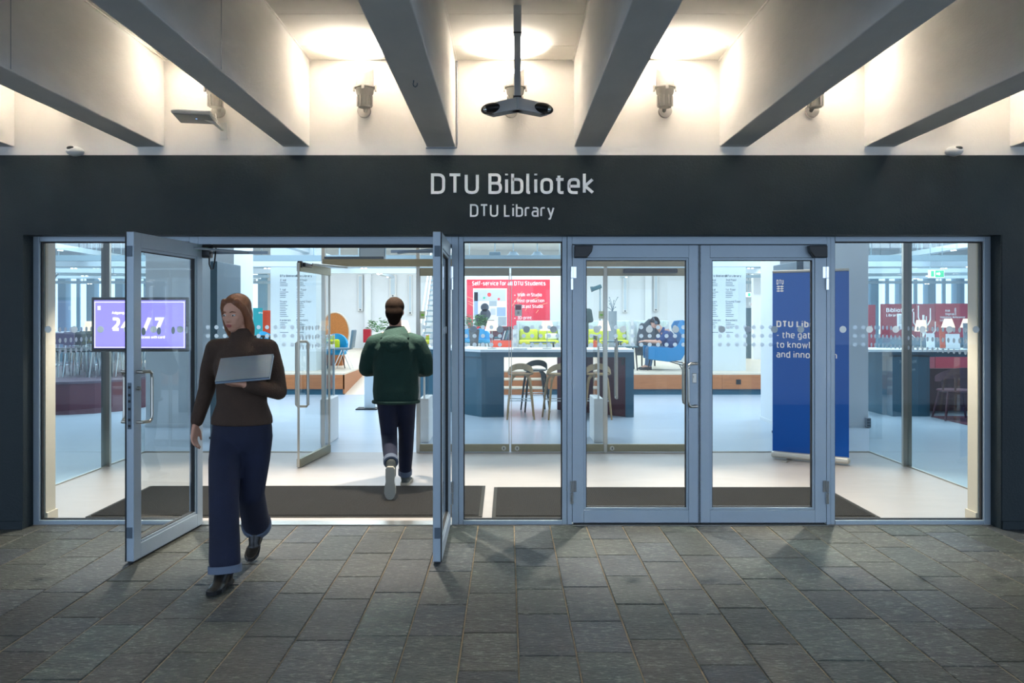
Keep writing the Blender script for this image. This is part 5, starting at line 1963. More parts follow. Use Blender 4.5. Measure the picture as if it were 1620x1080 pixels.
box_obj('notice_sheet', (-0.10, 0.10, -0.012, 0.0, Z(521, D), Z(496, D)), PAPER, t)
bm = nb()
cyl(bm, (0, 0.01, 0), (0, 0.01, Z(508, D)), 0.012, n=8)
obj('pole', bm, STEEL, t)
box_obj('foot', (-0.14, 0.14, -0.1, 0.1, 0, 0.012), STEEL, t)
bm = nb()
for i in range(6):
    b2(bm, -0.07, 0.02+0.01*(i % 3), -0.014, -0.012, Z(500+i*2.4, D), Z(499+i*2.4, D))
obj('notice_lines', bm, TRAYD, t)['kind'] = 'stuff'
# red panels with lettering
DQ = 17.0
kq = DQ/FPX
MRD = mat('panel_red', '#8c2236', 0.5)
MRD2 = mat('panel_rose', '#a24a56', 0.5)
def red_panel(p0, p1, y0, y1, lab, m_, D=DQ):
    t = thing('notice_board', lab, 'panel', (0, D-DIST, ZP), 0, 'red library panels on the right')
    box_obj('board', (X(p0, D), X(p1, D), 0, 0.06, 0.08, Z(y0, D)-ZP), m_, t)
    for p in (p0+4, p1-4):
        box_obj('foot', (X(p, D)-0.03, X(p, D)+0.03, -0.18, 0.22, 0, 0.08), GREYP, t)
    return t
t = red_panel(1395, 1448, 480.5, 556, 'deep red panel with two lines of white lettering in front of right windows', MRD)
text('Bibliotekar', X(1402, DQ), -0.004, Z(493.5, DQ)-ZP, 6.4*kq, SIGNW, t, 0.15, width=X(1446, DQ)-X(1402, DQ), t=0.002)
text('Librarian', X(1402, DQ), -0.004, Z(500.5, DQ)-ZP, 4.3*kq, SIGNW, t, 0.15, width=X(1426, DQ)-X(1402, DQ), t=0.002)
red_panel(1449, 1479, 480.5, 556, 'plain rose red panel between the two lettered ones', MRD2)
t = red_panel(1480, 1533, 480, 556, 'bright red panel with small white words in front of right windows', mat('panel_bright', '#b03446', 0.5))
for s_, pa_, py, cp, e in (('Ask', 1495, 493, 3.9, 1503), ('Digital', 1495.5, 498.3, 3.6, 1509), ('Vejledning', 1487, 503.3, 3.4, 1505), ('Referencer', 1507, 503.3, 3.4, 1527), ('Litteratur', 1487, 508.2, 3.4, 1503)):
    text(s_, X(pa_, DQ), -0.004, Z(py, DQ)-ZP, cp*kq, SIGNW, t, 0.15, width=X(e, DQ)-X(pa_, DQ), t=0.002)
M = Matrix.Translation((X(1512.5, DQ), -0.004, Z(498.3, DQ)-ZP)) @ Matrix.Rotation(-PI/2, 4, 'Y')
text('Guides', 0, 0, 0, 3.4*kq, SIGNW, t, 0.15, width=0.15, t=0.002, M=M)
red_panel(1374, 1385, 482, 556, 'narrow dull red panel left of the lettered panel', MRD2, 17.3)
# white coat tree among the panels
t = thing('coat_stand', 'white branched coat tree in front of the red panels', 'coat stand', (X(1461, 15.4), 15.4-DIST, 0))
bm = nb()
cyl(bm, (0, 0, 0.015), (0, 0, Z(498, 15.4)), 0.02, n=10)
obj('trunk', bm, WHITEP, t)
bm = nb()
cyl(bm, (0, 0, 0), (0, 0, 0.02), 0.2, n=20)
obj('base', bm, WHITEP, t)
for i, (a, r_, h0, h1) in enumerate(((0.3, 0.16, 1.45, 1.75), (1.9, 0.12, 1.5, 1.8), (3.3, 0.2, 1.4, 1.68), (4.6, 0.14, 1.3, 1.6), (5.6, 0.2, 1.25, 1.5), (2.7, 0.22, 1.2, 1.45))):
    bm = nb()
    tube(bm, [(0, 0, h0-0.1), (r_*0.7*math.cos(a), r_*0.7*math.sin(a), h0), (r_*math.cos(a), r_*math.sin(a), h0+0.08), (r_*math.cos(a), r_*math.sin(a), h1)], [0.014, 0.013, 0.012, 0.010], 8)
    obj('branch', bm, WHITEP, t, smooth=True)
# exit sign right
D = 15.0
t = thing('exit_sign', 'lit green and white exit sign hanging over the service desk', 'sign', (X(1481, D), D-DIST, Z(433, D)))
w2, h2 = 12*D/FPX, 6*D/FPX
box_obj('sign_box', (-w2, w2, -0.02, 0.02, -h2, h2), EXITW, t)
box_obj('green_field', (-0.2*w2, w2*0.94, -0.024, -0.02, -h2*0.88, h2*0.88), EXITG, t)
bm = nb()
v = [(0.05, -0.018), (0.05, 0.018), (0.10, 0.018), (0.10, 0.04), (0.128, 0.0), (0.10, -0.04), (0.10, -0.018)]
f = [bm.verts.new((x-0.06, -0.026, z)) for x, z in v]
g = [bm.verts.new((x-0.06, -0.0242, z)) for x, z in v]
bm.faces.new(f)
for i in range(7):
    bm.faces.new((f[i], f[(i+1) % 7], g[(i+1) % 7], g[i]))
obj('arrow', bm, EXITW, t)
bm = nb()
b2(bm, -0.105, -0.05, -0.024, -0.02, -h2*0.75, h2*0.75)
obj('door_mark', bm, EXITG, t)
bm = nb()
for s in (-1, 1):
    cyl(bm, (s*w2*0.8, 0, h2), (s*w2*0.8, 0, 4.0-Z(433, D)), 0.006, n=6)
obj('hanger_wires', bm, TRAYD, t)['kind'] = 'stuff'

# ---------------------------------------------------------------- left: curved stage with metal chairs, screen
st = thing('curved_stage', 'low curved maroon stage behind the left side glass', 'stage', (-11.5, 10.4, 0))
R0 = 6.4
cpts = [(-11.5+R0*math.cos(math.radians(a)), 10.4+R0*0.7*math.sin(math.radians(a))) for a in range(-90, 1, 6)]
front = [(X(60, 13.0), 13.0-DIST), (X(75, 13.35), 13.35-DIST), (X(110, 13.42), 13.42-DIST), (X(150, 13.6), 13.6-DIST), (X(200, 14.0), 14.0-DIST), (X(232, 14.6), 14.6-DIST), (X(240, 16.0), 16.0-DIST)]
poly = [(x+11.5, y-10.4) for x, y in front]+[(X(240, 16.0)+11.5, 2.2), (-5.5, 2.2), (-5.5, front[0][1]-10.4)]
bm = nb()
prism(bm, poly, 0.0, 0.50)
obj('stage_body', bm, MAROON, st)
bm = nb()
pl2 = [(x*1.0, y-0.012) for x, y in poly]
prism(bm, pl2, 0.50, 0.535)
obj('stage_top', bm, mat('stage_edge', '#5b4a58', 0.4), st)
SEATB = mat('seat_black', '#1c2a33', 0.5)
def metal_chair_proto():
    t = thing('metal_chair', 'x', 'chair', (0, 0, 0), 0, 'metal legged chairs crowded on the stage')
    bm = nb()
    rbox(bm, (0, 0, 0.45), (0.38, 0.38, 0.03), 0.012, 2)
    obj('seat', bm, SEATB, t)
    bm = nb()
    rbox(bm, (0, 0.19, 0.66), (0.36, 0.025, 0.2), 0.01, 2)
    obj('backrest', bm, SEATB, t)
    for sx in (-1, 1):
        for sy in (-1, 1):
            bm = nb()
            tube(bm, [(sx*0.17, sy*0.17, 0.45 if sy < 0 else 0.72), (sx*0.17, sy*0.17, 0.4), (sx*0.2, sy*0.2, 0.0)], 0.014, 6)
            obj('leg', bm, CHROME, t, smooth=True)
    return t
proto = metal_chair_proto()
rm = random.Random(11)
words = ('front row', 'second row', 'third row', 'fourth row', 'fifth row', 'back row')
k = 0
for row in range(6):
    for i in range(4):
        D = 14.62+row*0.5
        x = X(84, 14.62)+i*0.47+(row % 2)*0.16-row*0.12
        lab = 'metal legged chair on the maroon stage, %s, %s' % (words[row], ('leftmost', 'second from left', 'third from left', 'rightmost')[i])
        loc, rz = (x, D-DIST, 0.537), rm.uniform(-0.12, 0.12)+(PI if rm.random() < 0.5 else 0)
        if k == 0:
            proto.location, proto.rotation_euler, proto['label'] = loc, (0, 0, rz), lab
        else:
            dup(proto, loc, rz, lab)
        k += 1
def stage_table(px, D, lab):
    t = thing('bistro_table', lab, 'table', (X(px, D), D-DIST, 0.535), 0, 'small tables on the stage')
    bm = nb()
    cyl(bm, (0, 0, 0.70), (0, 0, 0.73), 0.27, n=24)
    obj('table_top', bm, TABLEW, t)
    bm = nb()
    cyl(bm, (0, 0, 0.02), (0, 0, 0.70), 0.03, n=10)
    obj('column', bm, CHROME, t, smooth=True)
    bm = nb()
    lathe(bm, [(0.22, 0), (0.22, 0.012), (0.04, 0.03)], n=20)
    obj('base', bm, CHROME, t, smooth=True)
stage_table(92, 17.9, 'round white table on the stage, left one')
stage_table(140, 17.9, 'round white table on the stage, right one')
lamp_on(141, 17.9, 0.535+0.73, 'cream lamp on the right round table of the stage', 508, 524, 8, 5.5)
# leaning floor lamp with a bent arm
t = thing('floor_lamp', 'dark floor lamp with a bent arm on the left stage', 'lamp', (X(78, 17.5), 17.5-DIST, 0.535))
z1_ = Z(447, 17.5)-0.535
bm = nb()
tube(bm, [(0, 0, 0.0), (0, 0, z1_-0.02), (0.015, 0, z1_), (0.06, 0, z1_+0.05), (X(100, 17.5)-X(85.5, 17.5), 0, Z(432, 17.5)-0.535)], 0.018, 8)
obj('bent_arm', bm, SLAB, t, smooth=True)
bm = nb()
cyl(bm, (0, 0, 0), (0, 0, 0.02), 0.15, n=20)
obj('base', bm, SLAB, t)

# hanging screen
DT = 8.35
t = thing('information_screen', 'lit violet information screen on a bracket inside the left side pane', 'screen', (0, DT-DIST, 0))
x0, x1 = X(144.5, DT), X(298, DT)
z0, z1 = Z(556, DT), Z(470, DT)
bm = nb()
rbox(bm, ((x0+x1)/2, 0.03, (z0+z1)/2), (x1-x0, 0.06, z1-z0), 0.008, 2)
obj('bezel', bm, BLACK, t)
kt = DT/FPX
box_obj('display', (x0+0.03, x1-0.03, -0.004, 0.0, z0+0.035, z1-0.03), TVM, t)
text('24', X(177, DT), -0.006, Z(523, DT), 21*kt, TVW, t, 0.21, width=X(207, DT)-X(177, DT), t=0.002)
text('/7', X(226, DT), -0.006, Z(523, DT), 21*kt, TVW, t, 0.21, width=X(259, DT)-X(226, DT), t=0.002)
text('Adgang med kort', X(177.5, DT), -0.006, Z(496.5, DT), 3.8*kt, TVW, t, 0.13, width=X(222, DT)-X(177.5, DT), t=0.002)
text('Access with card', X(221, DT), -0.006, Z(535, DT), 4.0*kt, TVW, t, 0.15, width=X(261, DT)-X(221, DT), t=0.002)
lg = nb()
for (a, b) in ((155, 484), (155, 487.5), (157.5, 484), (157.5, 487.5)):
    b2(lg, X(a, DT), X(a+1.8, DT), -0.006, -0.004, Z(b+2.6, DT), Z(b, DT))
obj('emblem', lg, TVW, t)['kind'] = 'stuff'
bm = nb()
za, zb2, xa_, xb2 = Z(549.5, DT), Z(477.5, DT), X(150, DT), X(292, DT)
for q in ((xa_, xb2, za, za+0.004), (xa_, xb2, zb2-0.004, zb2), (xa_, xa_+0.004, za, zb2), (xb2-0.004, xb2, za, zb2)):
    b2(bm, q[0], q[1], -0.006, -0.004, q[2], q[3])
obj('border_line', bm, TVW, t)
bm = nb()
tube(bm, [(x0+0.45, 0.055, (z0+z1)/2), (x0+0.3, 0.25, (z0+z1)/2), (-4.29, 2.45-(DT-DIST), (z0+z1)/2)], 0.02, 8)
b2(bm, x0+0.25, x0+0.65, 0.055, 0.075, (z0+z1)/2-0.15, (z0+z1)/2+0.15)
obj('bracket', bm, GASKET, t)
# ================================================================== people
def capsule(bm, p0, p1, r0, r1, n=14):
    p0, p1 = Vector(p0), Vector(p1)
    cyl(bm, p0, p1, r0, r1, n)
    ell(bm, p0, (r0, r0, r0), n, 8)
    ell(bm, p1, (r1, r1, r1), n, 8)

def chain(bm, pts, rs, n=14):
    for i in range(len(pts)-1):
        capsule(bm, pts[i], pts[i+1], rs[i], rs[i+1], n)

def fuse(name, bm, m, parent, voxel, smooth=4, fac=0.5, loc=(0, 0, 0), rotz=0.0):
    """union of overlapping closed pieces into one continuous skin"""
    bmesh.ops.recalc_face_normals(bm, faces=bm.faces)
    me = bpy.data.meshes.new('tmp')
    bm.to_mesh(me)
    bm.free()
    o = bpy.data.objects.new('tmp', me)
    COL.objects.link(o)
    r = o.modifiers.new('r', 'REMESH')
    r.mode = 'VOXEL'
    r.voxel_size = voxel
    r.adaptivity = 0.0
    sm = o.modifiers.new('s', 'SMOOTH')
    sm.factor = fac
    sm.iterations = smooth
    dg = bpy.context.evaluated_depsgraph_get()
    ev = o.evaluated_get(dg)
    new = bpy.data.meshes.new_from_object(ev, depsgraph=dg)
    bpy.data.objects.remove(o)
    bpy.data.meshes.remove(me)
    new.name = name
    new.materials.clear()
    new.materials.append(m)
    for p in new.polygons:
        p.use_smooth = True
    q = bpy.data.objects.new(name, new)
    COL.objects.link(q)
    q.location = loc
    q.rotation_euler = (0, 0, rotz)
    if parent is not None:
        q.parent = parent
    return q

def hand(bm, wrist, d, palm_n, side, curl=0.5, s=1.0):
    """wrist point, finger direction d, palm normal, thumb side vector; five separate fingers"""
    d = Vector(d).normalized()
    n = Vector(palm_n)
    n = (n-d*n.dot(d)).normalized()
    t = d.cross(n).normalized()*side
    w = Vector(wrist)
    # palm
    for k in (-1.5, -0.5, 0.5, 1.5):
        capsule(bm, w+t*k*0.012*s+d*0.012*s, w+t*k*0.0195*s+d*0.082*s, 0.0145*s, 0.0115*s, 10)
    for k, L in ((1.5, 0.068), (0.5, 0.077), (-0.5, 0.072), (-1.5, 0.056)):
        b = w+t*k*0.0205*s+d*0.085*s
        a1, a2, a3 = curl*0.7, curl*1.6, curl*2.2
        p1 = b+(d*math.cos(a1)+n*math.sin(a1))*L*0.45*s
        p2 = p1+(d*math.cos(a2)+n*math.sin(a2))*L*0.33*s
        p3 = p2+(d*math.cos(a3)+n*math.sin(a3))*L*0.25*s
        chain(bm, [b, p1, p2, p3], [0.0092*s, 0.0086*s, 0.0078*s, 0.0068*s], 8)
    b = w+t*0.022*s+d*0.022*s
    p1 = b+(d*0.7+t*0.75+n*0.25).normalized()*0.036*s
    p2 = p1+(d*0.9+t*0.35+n*0.4*curl).normalized()*0.030*s
    p3 = p2+(d*0.95+t*0.1+n*0.5*curl).normalized()*0.022*s
    chain(bm, [b, p1, p2, p3], [0.014*s, 0.0115*s, 0.0098*s, 0.008*s], 8)

def head_skin(bm, c, M, s=1.0):
    """skull, jaw, nose, brow, ears; face towards local -y of M"""
    def P(x, y, z):
        return Vector(c)+M @ Vector((x*s, y*s, z*s))
    R = M.to_4x4()
    ell(bm, P(0, 0.012, 0.025), (0.073*s, 0.092*s, 0.085*s), 20, 14, R)
    ell(bm, P(0, -0.022, -0.03), (0.060*s, 0.066*s, 0.078*s), 18, 12, R)
    ell(bm, P(0, -0.05, -0.082), (0.030*s, 0.030*s, 0.026*s), 12, 8, R)
    ell(bm, P(0, -0.060, 0.028), (0.045*s, 0.022*s, 0.014*s), 12, 8, R)
    capsule(bm, P(0, -0.080, 0.012), P(0, -0.098, -0.028), 0.0085*s, 0.0125*s, 10)
    for x in (-0.011, 0.011):
        ell(bm, P(x, -0.090, -0.031), (0.008*s, 0.008*s, 0.007*s), 8, 6, R)
    ell(bm, P(0, -0.083, -0.058), (0.024*s, 0.010*s, 0.007*s), 10, 6, R)
    ell(bm, P(0, -0.080, -0.068), (0.020*s, 0.010*s, 0.007*s), 10, 6, R)
    for x in (-1, 1):
        ell(bm, P(x*0.040, -0.055, -0.018), (0.022*s, 0.018*s, 0.018*s), 10, 8, R)
        ell(bm, P(x*0.076, 0.008, -0.008), (0.009*s, 0.020*s, 0.032*s), 10, 8, R)
    return P

SKIN_W = mat('skin', '#d09a80', 0.55, var=0.05, scale=20)
LIPS = mat('lips', '#b0625a', 0.5)
EYEW = mat('eye_white', '#e8e6e2', 0.3)
EYED = mat('eye_iris', '#3a2c22', 0.3)
HAIRW = mat('hair_auburn', '#7a4c30', 0.6, var=0.25, scale=40, stretch=(1, 1, 0.2), bump=0.3, bscale=80)
HAIRM = mat('hair_dark', '#1c130d', 0.9, spec=0.1, var=0.2, scale=40, stretch=(1, 1, 0.2), bump=0.3, bscale=80)
KNIT = mat('brown_knit', '#3f2e23', 0.9, var=0.15, scale=12, bump=0.4, bscale=120)
JEANS = mat('dark_jeans', '#0f1730', 0.85, var=0.2, scale=8, bump=0.2, bscale=200)
CUFF = mat('jeans_cuff', '#5f6a7c', 0.9)
BOOT = mat('black_leather', '#0d0d0f', 0.35)
HOOD = mat('green_hoodie', '#14352e', 0.9, var=0.15, scale=7, bump=0.35, bscale=60)
SHOE = mat('grey_shoe', '#4a504e', 0.7)
SOLE = mat('pale_sole', '#a7a396', 0.8)
SHIRTB = mat('navy_shirt', '#173a72', 0.85)

def face_parts(body, P, M, s=1.0):
    for x in (-1, 1):
        bm = nb()
        ell(bm, P(x*0.031, -0.0735, 0.002), (0.0125*s, 0.0105*s, 0.0062*s), 12, 8, M.to_4x4())
        e = obj('eye', bm, EYEW, body, smooth=True)
        bm = nb()
        ell(bm, P(x*0.031, -0.0815, 0.001), (0.0056*s, 0.0040*s, 0.0055*s), 10, 6, M.to_4x4())
        obj('iris', bm, EYED, e, smooth=True)
        bm = nb()
        tube(bm, [P(x*0.016, -0.088, 0.022), P(x*0.032, -0.088, 0.027), P(x*0.050, -0.076, 0.021)], [0.003*s, 0.0035*s, 0.002*s], 6)
        obj('eyebrow', bm, HAIRW, body)
    bm = nb()
    ell(bm, P(0, -0.0895, -0.0585), (0.023*s, 0.0065*s, 0.005*s), 12, 6, M.to_4x4())
    ell(bm, P(0, -0.0875, -0.0675), (0.019*s, 0.0065*s, 0.006*s), 12, 6, M.to_4x4())
    obj('lips', bm, LIPS, body, smooth=True)['label'] = 'rose coloured lips'

def shoe_mesh(bm, heel, toe, up, w=0.045, h=0.075):
    """closed shoe from heel to toe along the sole; up is the sole's normal"""
    heel, toe, up = Vector(heel), Vector(toe), Vector(up).normalized()
    L = (toe-heel)
    d = L.normalized()
    s_ = d.cross(up).normalized()
    Ln = L.length
    prof = [(0.0, 0.6, 0.75), (0.06, 0.8, 1.0), (0.25, 0.82, 1.05), (0.42, 0.80, 0.95), (0.6, 0.98, 0.72), (0.78, 1.05, 0.55), (0.92, 0.85, 0.45), (1.0, 0.45, 0.3)]
    rings = []
    n = 14
    for u, ww, hh in prof:
        c = heel+d*(u*Ln)
        ring = []
        for k in range(n):
            a = 2*PI*k/n
            x = math.cos(a)*w*ww
            z = math.sin(a)
            zz = 0.002 if z < 0 else z*h*hh
            if z < 0:
                zz = 0.012*(1+z)
            ring.append(bm.verts.new(c+s_*x+up*zz))
        rings.append(ring)
    for A, B in zip(rings, rings[1:]):
        for k in range(n):
            bm.faces.new((A[k], A[(k+1) % n], B[(k+1) % n], B[k]))
    bm.faces.new(rings[0][::-1])
    bm.faces.new(rings[-1])

def sole_mesh(bm, heel, toe, up, w=0.048, t=0.025):
    heel, toe, up = Vector(heel), Vector(toe), Vector(up).normalized()
    d = (toe-heel).normalized()
    s_ = d.cross(up).normalized()
    Ln = (toe-heel).length
    out = []
    for u, ww in ((-0.01, 0.5), (0.05, 0.8), (0.25, 0.8), (0.45, 0.75), (0.65, 0.98), (0.82, 1.0), (0.95, 0.7), (1.02, 0.3)):
        out.append((u, ww))
    loop = [heel+d*u*Ln+s_*w*ww for u, ww in out]+[heel+d*u*Ln-s_*w*ww for u, ww in out[::-1]]
    a = [bm.verts.new(p-up*0.001) for p in loop]
    b = [bm.verts.new(p+up*t) for p in loop]
    n = len(loop)
    bm.faces.new(a[::-1])
    bm.faces.new(b)
    for i in range(n):
        bm.faces.new((a[i], a[(i+1) % n], b[(i+1) % n], b[i]))

# ------------------------------------------------------------------ woman walking out, carrying a laptop
WX, WYY = -1.66, -1.17
V = Vector
hip = {-1: V((-0.085, 0, 0.92)), 1: V((0.085, 0.0, 0.92))}
kneeW = {-1: V((-0.045, -0.20, 0.50)), 1: V((0.045, 0.02, 0.49))}
ankW = {-1: V((-0.02, -0.255, 0.10)), 1: V((-0.015, 0.34, 0.20))}
shW = {-1: V((-0.165, 0.0, 1.395)), 1: V((0.165, 0.0, 1.395))}
elW = {-1: V((-0.245, 0.07, 1.14)), 1: V((0.235, -0.02, 1.13))}
wrW = {-1: V((-0.285, -0.01, 0.925)), 1: V((0.09, -0.225, 1.19))}
hc = V((-0.03, -0.03, 1.615))
Mh = Matrix.Rotation(math.radians(-14), 3, 'Z') @ Matrix.Rotation(math.radians(9), 3, 'X')
bm = nb()
Ph = head_skin(bm, hc, Mh, 0.98)
chain(bm, [V((0, 0.005, 1.40)), V((-0.01, -0.0, 1.47)), V((-0.025, -0.012, 1.56))], [0.062, 0.05, 0.052])
loft(bm, [(0, 0, 0.86, 0.13, 0.095), (0, 0, 0.95, 0.155, 0.105), (0, 0, 1.08, 0.12, 0.085), (0, 0, 1.2, 0.135, 0.095), (0, 0, 1.32, 0.15, 0.10), (0, 0, 1.40, 0.13, 0.075), (0, 0, 1.44, 0.06, 0.05)], 20)
for s in (-1, 1):
    chain(bm, [V((s*0.06, 0, 1.41)), shW[s], elW[s], wrW[s]], [0.055, 0.05, 0.036, 0.024])
    chain(bm, [hip[s], kneeW[s], ankW[s]*0.9+kneeW[s]*0.1], [0.085, 0.055, 0.036])
hand(bm, wrW[-1], (-0.10, -0.12, -1), (1, -0.1, 0), -1, 0.45, 1.0)
hand(bm, wrW[1], (-0.95, -0.06, 0.06), (0.0, 0.35, 1.0), 1, 0.28, 1.0)
# feet inside the boots
capsule(bm, ankW[-1]-V((0, 0, 0.03)), V((-0.022, -0.33, 0.035)), 0.028, 0.02)
woman = fuse('person', bm, SKIN_W, None, 0.0075, 3, 0.5, (WX, WYY, 0))
tag(woman, 'woman in brown jumper and dark wide jeans walking out with an open laptop', 'person')
face_parts(woman, Ph, Mh, 0.98)
# hair: shoulder length, tucked back
bm = nb()
R4 = Mh.to_4x4()
ell(bm, Ph(0, 0.028, 0.045), (0.084, 0.094, 0.082), 20, 14, R4)
ell(bm, Ph(0, 0.06, -0.01), (0.078, 0.058, 0.095), 18, 12, R4)
for s in (-1, 1):
    chain(bm, [Ph(s*0.045, -0.045, 0.085), Ph(s*0.072, -0.02, 0.04), Ph(s*0.080, 0.012, -0.03), Ph(s*0.076, 0.03, -0.10), Ph(s*0.066, 0.045, -0.16)], [0.02, 0.020, 0.026, 0.03, 0.022], 10)
chain(bm, [Ph(0, 0.075, 0.0), Ph(0, 0.085, -0.09), Ph(0, 0.08, -0.17)], [0.05, 0.05, 0.03], 12)
fuse('hair', bm, HAIRW, woman, 0.008, 3)
# jumper with a roll neck
bm = nb()
loft(bm, [(0, 0, 0.925, 0.192, 0.142), (0, 0, 0.97, 0.188, 0.140), (0, 0, 1.06, 0.155, 0.116), (0, -0.004, 1.18, 0.158, 0.122), (0, -0.006, 1.29, 0.172, 0.126), (0, 0, 1.38, 0.160, 0.104), (0, 0, 1.44, 0.085, 0.072), (0, -0.004, 1.50, 0.064, 0.062), (0, -0.006, 1.525, 0.060, 0.060)], 24)
for s in (-1, 1):
    e, w_ = elW[s], wrW[s]
    chain(bm, [V((s*0.08, 0, 1.40)), shW[s], (shW[s]+e)/2+V((s*0.008, 0, 0)), e, (e*0.45+w_*0.55), e*0.10+w_*0.90], [0.066, 0.064, 0.060, 0.053, 0.046, 0.041])
    for k in range(3):
        q = e+(w_-e)*(0.15+k*0.12)
        ell(bm, q, (0.052, 0.05, 0.02), 12, 8)
fuse('jumper', bm, KNIT, woman, 0.010, 4)
# wide jeans
bm = nb()
loft(bm, [(0, 0.0, 0.76, 0.15, 0.11), (0, 0.005, 0.83, 0.188, 0.132), (0, 0.005, 0.91, 0.186, 0.132), (0, 0.005, 0.95, 0.172, 0.124), (0, 0, 1.0, 0.145, 0.104)], 24)
cuffs = {}
for s in (-1, 1):
    h, k_, a = hip[s], kneeW[s], ankW[s]
    low = a+(a-k_).normalized()*(-0.02)+V((0, 0.0, 0.02))
    chain(bm, [h+V((0, 0, -0.07)), h*0.5+k_*0.5+V((s*0.008, 0, 0)), k_, k_*0.5+low*0.5, low], [0.106, 0.098, 0.088, 0.088, 0.092], 18)
    cuffs[s] = (low, (low-k_).normalized())
fuse('jeans', bm, JEANS, woman, 0.011, 5)
for s in (-1, 1):
    low, d = cuffs[s]
    bm = nb()
    cyl(bm, low+d*0.02, low+d*0.062-V((0, 0, 0)), 0.097, 0.098, 24)
    obj('jeans_cuff', bm, CUFF, woman, smooth=True)['label'] = 'pale turned up jeans cuff'
# boots
for s, heel, toe, up in ((-1, V((-0.015, -0.195, 0.004)), V((-0.035, -0.455, 0.004)), V((0, 0, 1))), (1, V((-0.015, 0.40, 0.135)), V((-0.015, 0.205, 0.006)), V((0, 0.5, 0.85)))):
    bm = nb()
    shoe_mesh(bm, heel, toe, up, 0.046, 0.085)
    a = ankW[s]
    chain(bm, [heel*0.75+toe*0.25+up.normalized()*0.06, a, a+(kneeW[s]-a).normalized()*0.08], [0.052, 0.056, 0.056], 14)
    capsule(bm, a, heel*0.42+toe*0.58+up.normalized()*0.03, 0.052, 0.036)
    bo = fuse('boot', bm, BOOT, woman, 0.008, 3)
    bm = nb()
    sole_mesh(bm, heel, toe, up, 0.047, 0.02)
    obj('boot_sole', bm, BLACK, bo)
# laptop held in the crook of the arm
lp = thing('laptop', 'thin closed blue grey laptop held against the jumper by the walking woman', 'laptop', (WX+0.09, WYY-0.235, 1.262), math.radians(8))
M = Matrix.Rotation(math.radians(38), 4, 'X') @ Matrix.Rotation(math.radians(-6), 4, 'Y')
LAP = mat('laptop_grey', '#8fa3b5', 0.4, metal=0.3)
bm = nb()
rbox(bm, (0, 0.03, 0.0), (0.32, 0.215, 0.011), 0.005, 2, M=M)
obj('base', bm, LAP, lp)
bm = nb()
rbox(bm, (0, 0.03, 0.012), (0.318, 0.213, 0.008), 0.0035, 2, M=M)
obj('lid', bm, mat('laptop_lid', '#5d7184', 0.4, metal=0.3), lp)

# ------------------------------------------------------------------ man walking in, seen from behind
MX, MY = -1.013, 1.20
hipM = {-1: V((-0.09, 0, 0.93)), 1: V((0.09, 0.0, 0.93))}
kneeM = {-1: V((-0.065, 0.03, 0.49)), 1: V((0.075, 0.16, 0.50))}
ankM = {-1: V((0.0, -0.33, 0.32)), 1: V((0.045, 0.30, 0.095))}
shM = {-1: V((-0.20, 0.0, 1.365)), 1: V((0.20, 0.0, 1.365))}
elM = {-1: V((-0.275, 0.06, 1.12)), 1: V((0.275, 0.05, 1.12))}
wrM = {-1: V((-0.16, 0.26, 1.10)), 1: V((0.17, 0.26, 1.08))}
hm = V((-0.015, 0.035, 1.64))
Mm = Matrix.Rotation(PI, 3, 'Z') @ Matrix.Rotation(math.radians(8), 3, 'X')
bm = nb()
Pm = head_skin(bm, hm, Mm, 1.0)
chain(bm, [V((0, 0.0, 1.40)), V((-0.005, 0.01, 1.48)), V((-0.012, 0.025, 1.57))], [0.068, 0.056, 0.056])
loft(bm, [(0, 0, 0.87, 0.14, 0.10), (0, 0, 0.96, 0.155, 0.105), (0, 0, 1.1, 0.145, 0.095), (0, 0, 1.28, 0.17, 0.11), (0, 0, 1.40, 0.15, 0.085), (0, 0, 1.45, 0.07, 0.06)], 20)
for s in (-1, 1):
    chain(bm, [V((s*0.08, 0, 1.41)), shM[s], elM[s], wrM[s]], [0.06, 0.056, 0.042, 0.028])
    chain(bm, [hipM[s], kneeM[s], ankM[s]], [0.09, 0.058, 0.042])
    hand(bm, wrM[s], (-s*0.5, 0.8, 0.15), (-s*0.6, -0.2, 0.3), -s, 0.5, 1.05)
capsule(bm, ankM[1]-V((0, 0, 0.03)), V((0.045, 0.40, 0.04)), 0.03, 0.02)
capsule(bm, ankM[-1], V((0.0, -0.36, 0.12)), 0.03, 0.025)
man = fuse('person', bm, SKIN_W, None, 0.0085, 3, 0.5, (MX, MY, 0))
tag(man, 'man in dark green hoodie and dark jeans walking in, seen from behind', 'person')
face_parts(man, Pm, Mm, 1.0)
bm = nb()
R4 = Mm.to_4x4()
ell(bm, Pm(0, 0.020, 0.046), (0.089, 0.101, 0.089), 20, 14, R4)
ell(bm, Pm(0, 0.052, -0.010), (0.082, 0.066, 0.095), 18, 12, R4)
ell(bm, Pm(0, 0.058, -0.07), (0.060, 0.046, 0.065), 14, 10, R4)
ell(bm, Pm(0, -0.02, 0.085), (0.068, 0.07, 0.045), 14, 10, R4)
fuse('hair', bm, HAIRM, man, 0.008, 3)
bm = nb()
loft(bm, [(0, -0.0, 0.815, 0.185, 0.135), (0, -0.005, 0.84, 0.205, 0.150), (0, -0.01, 0.92, 0.212, 0.155), (0, -0.005, 1.05, 0.205, 0.145), (0, 0, 1.2, 0.213, 0.145), (0, 0, 1.31, 0.215, 0.140), (0, 0, 1.39, 0.17, 0.115), (0, 0.0, 1.44, 0.11, 0.095), (0, 0.0, 1.47, 0.08, 0.075)], 26)
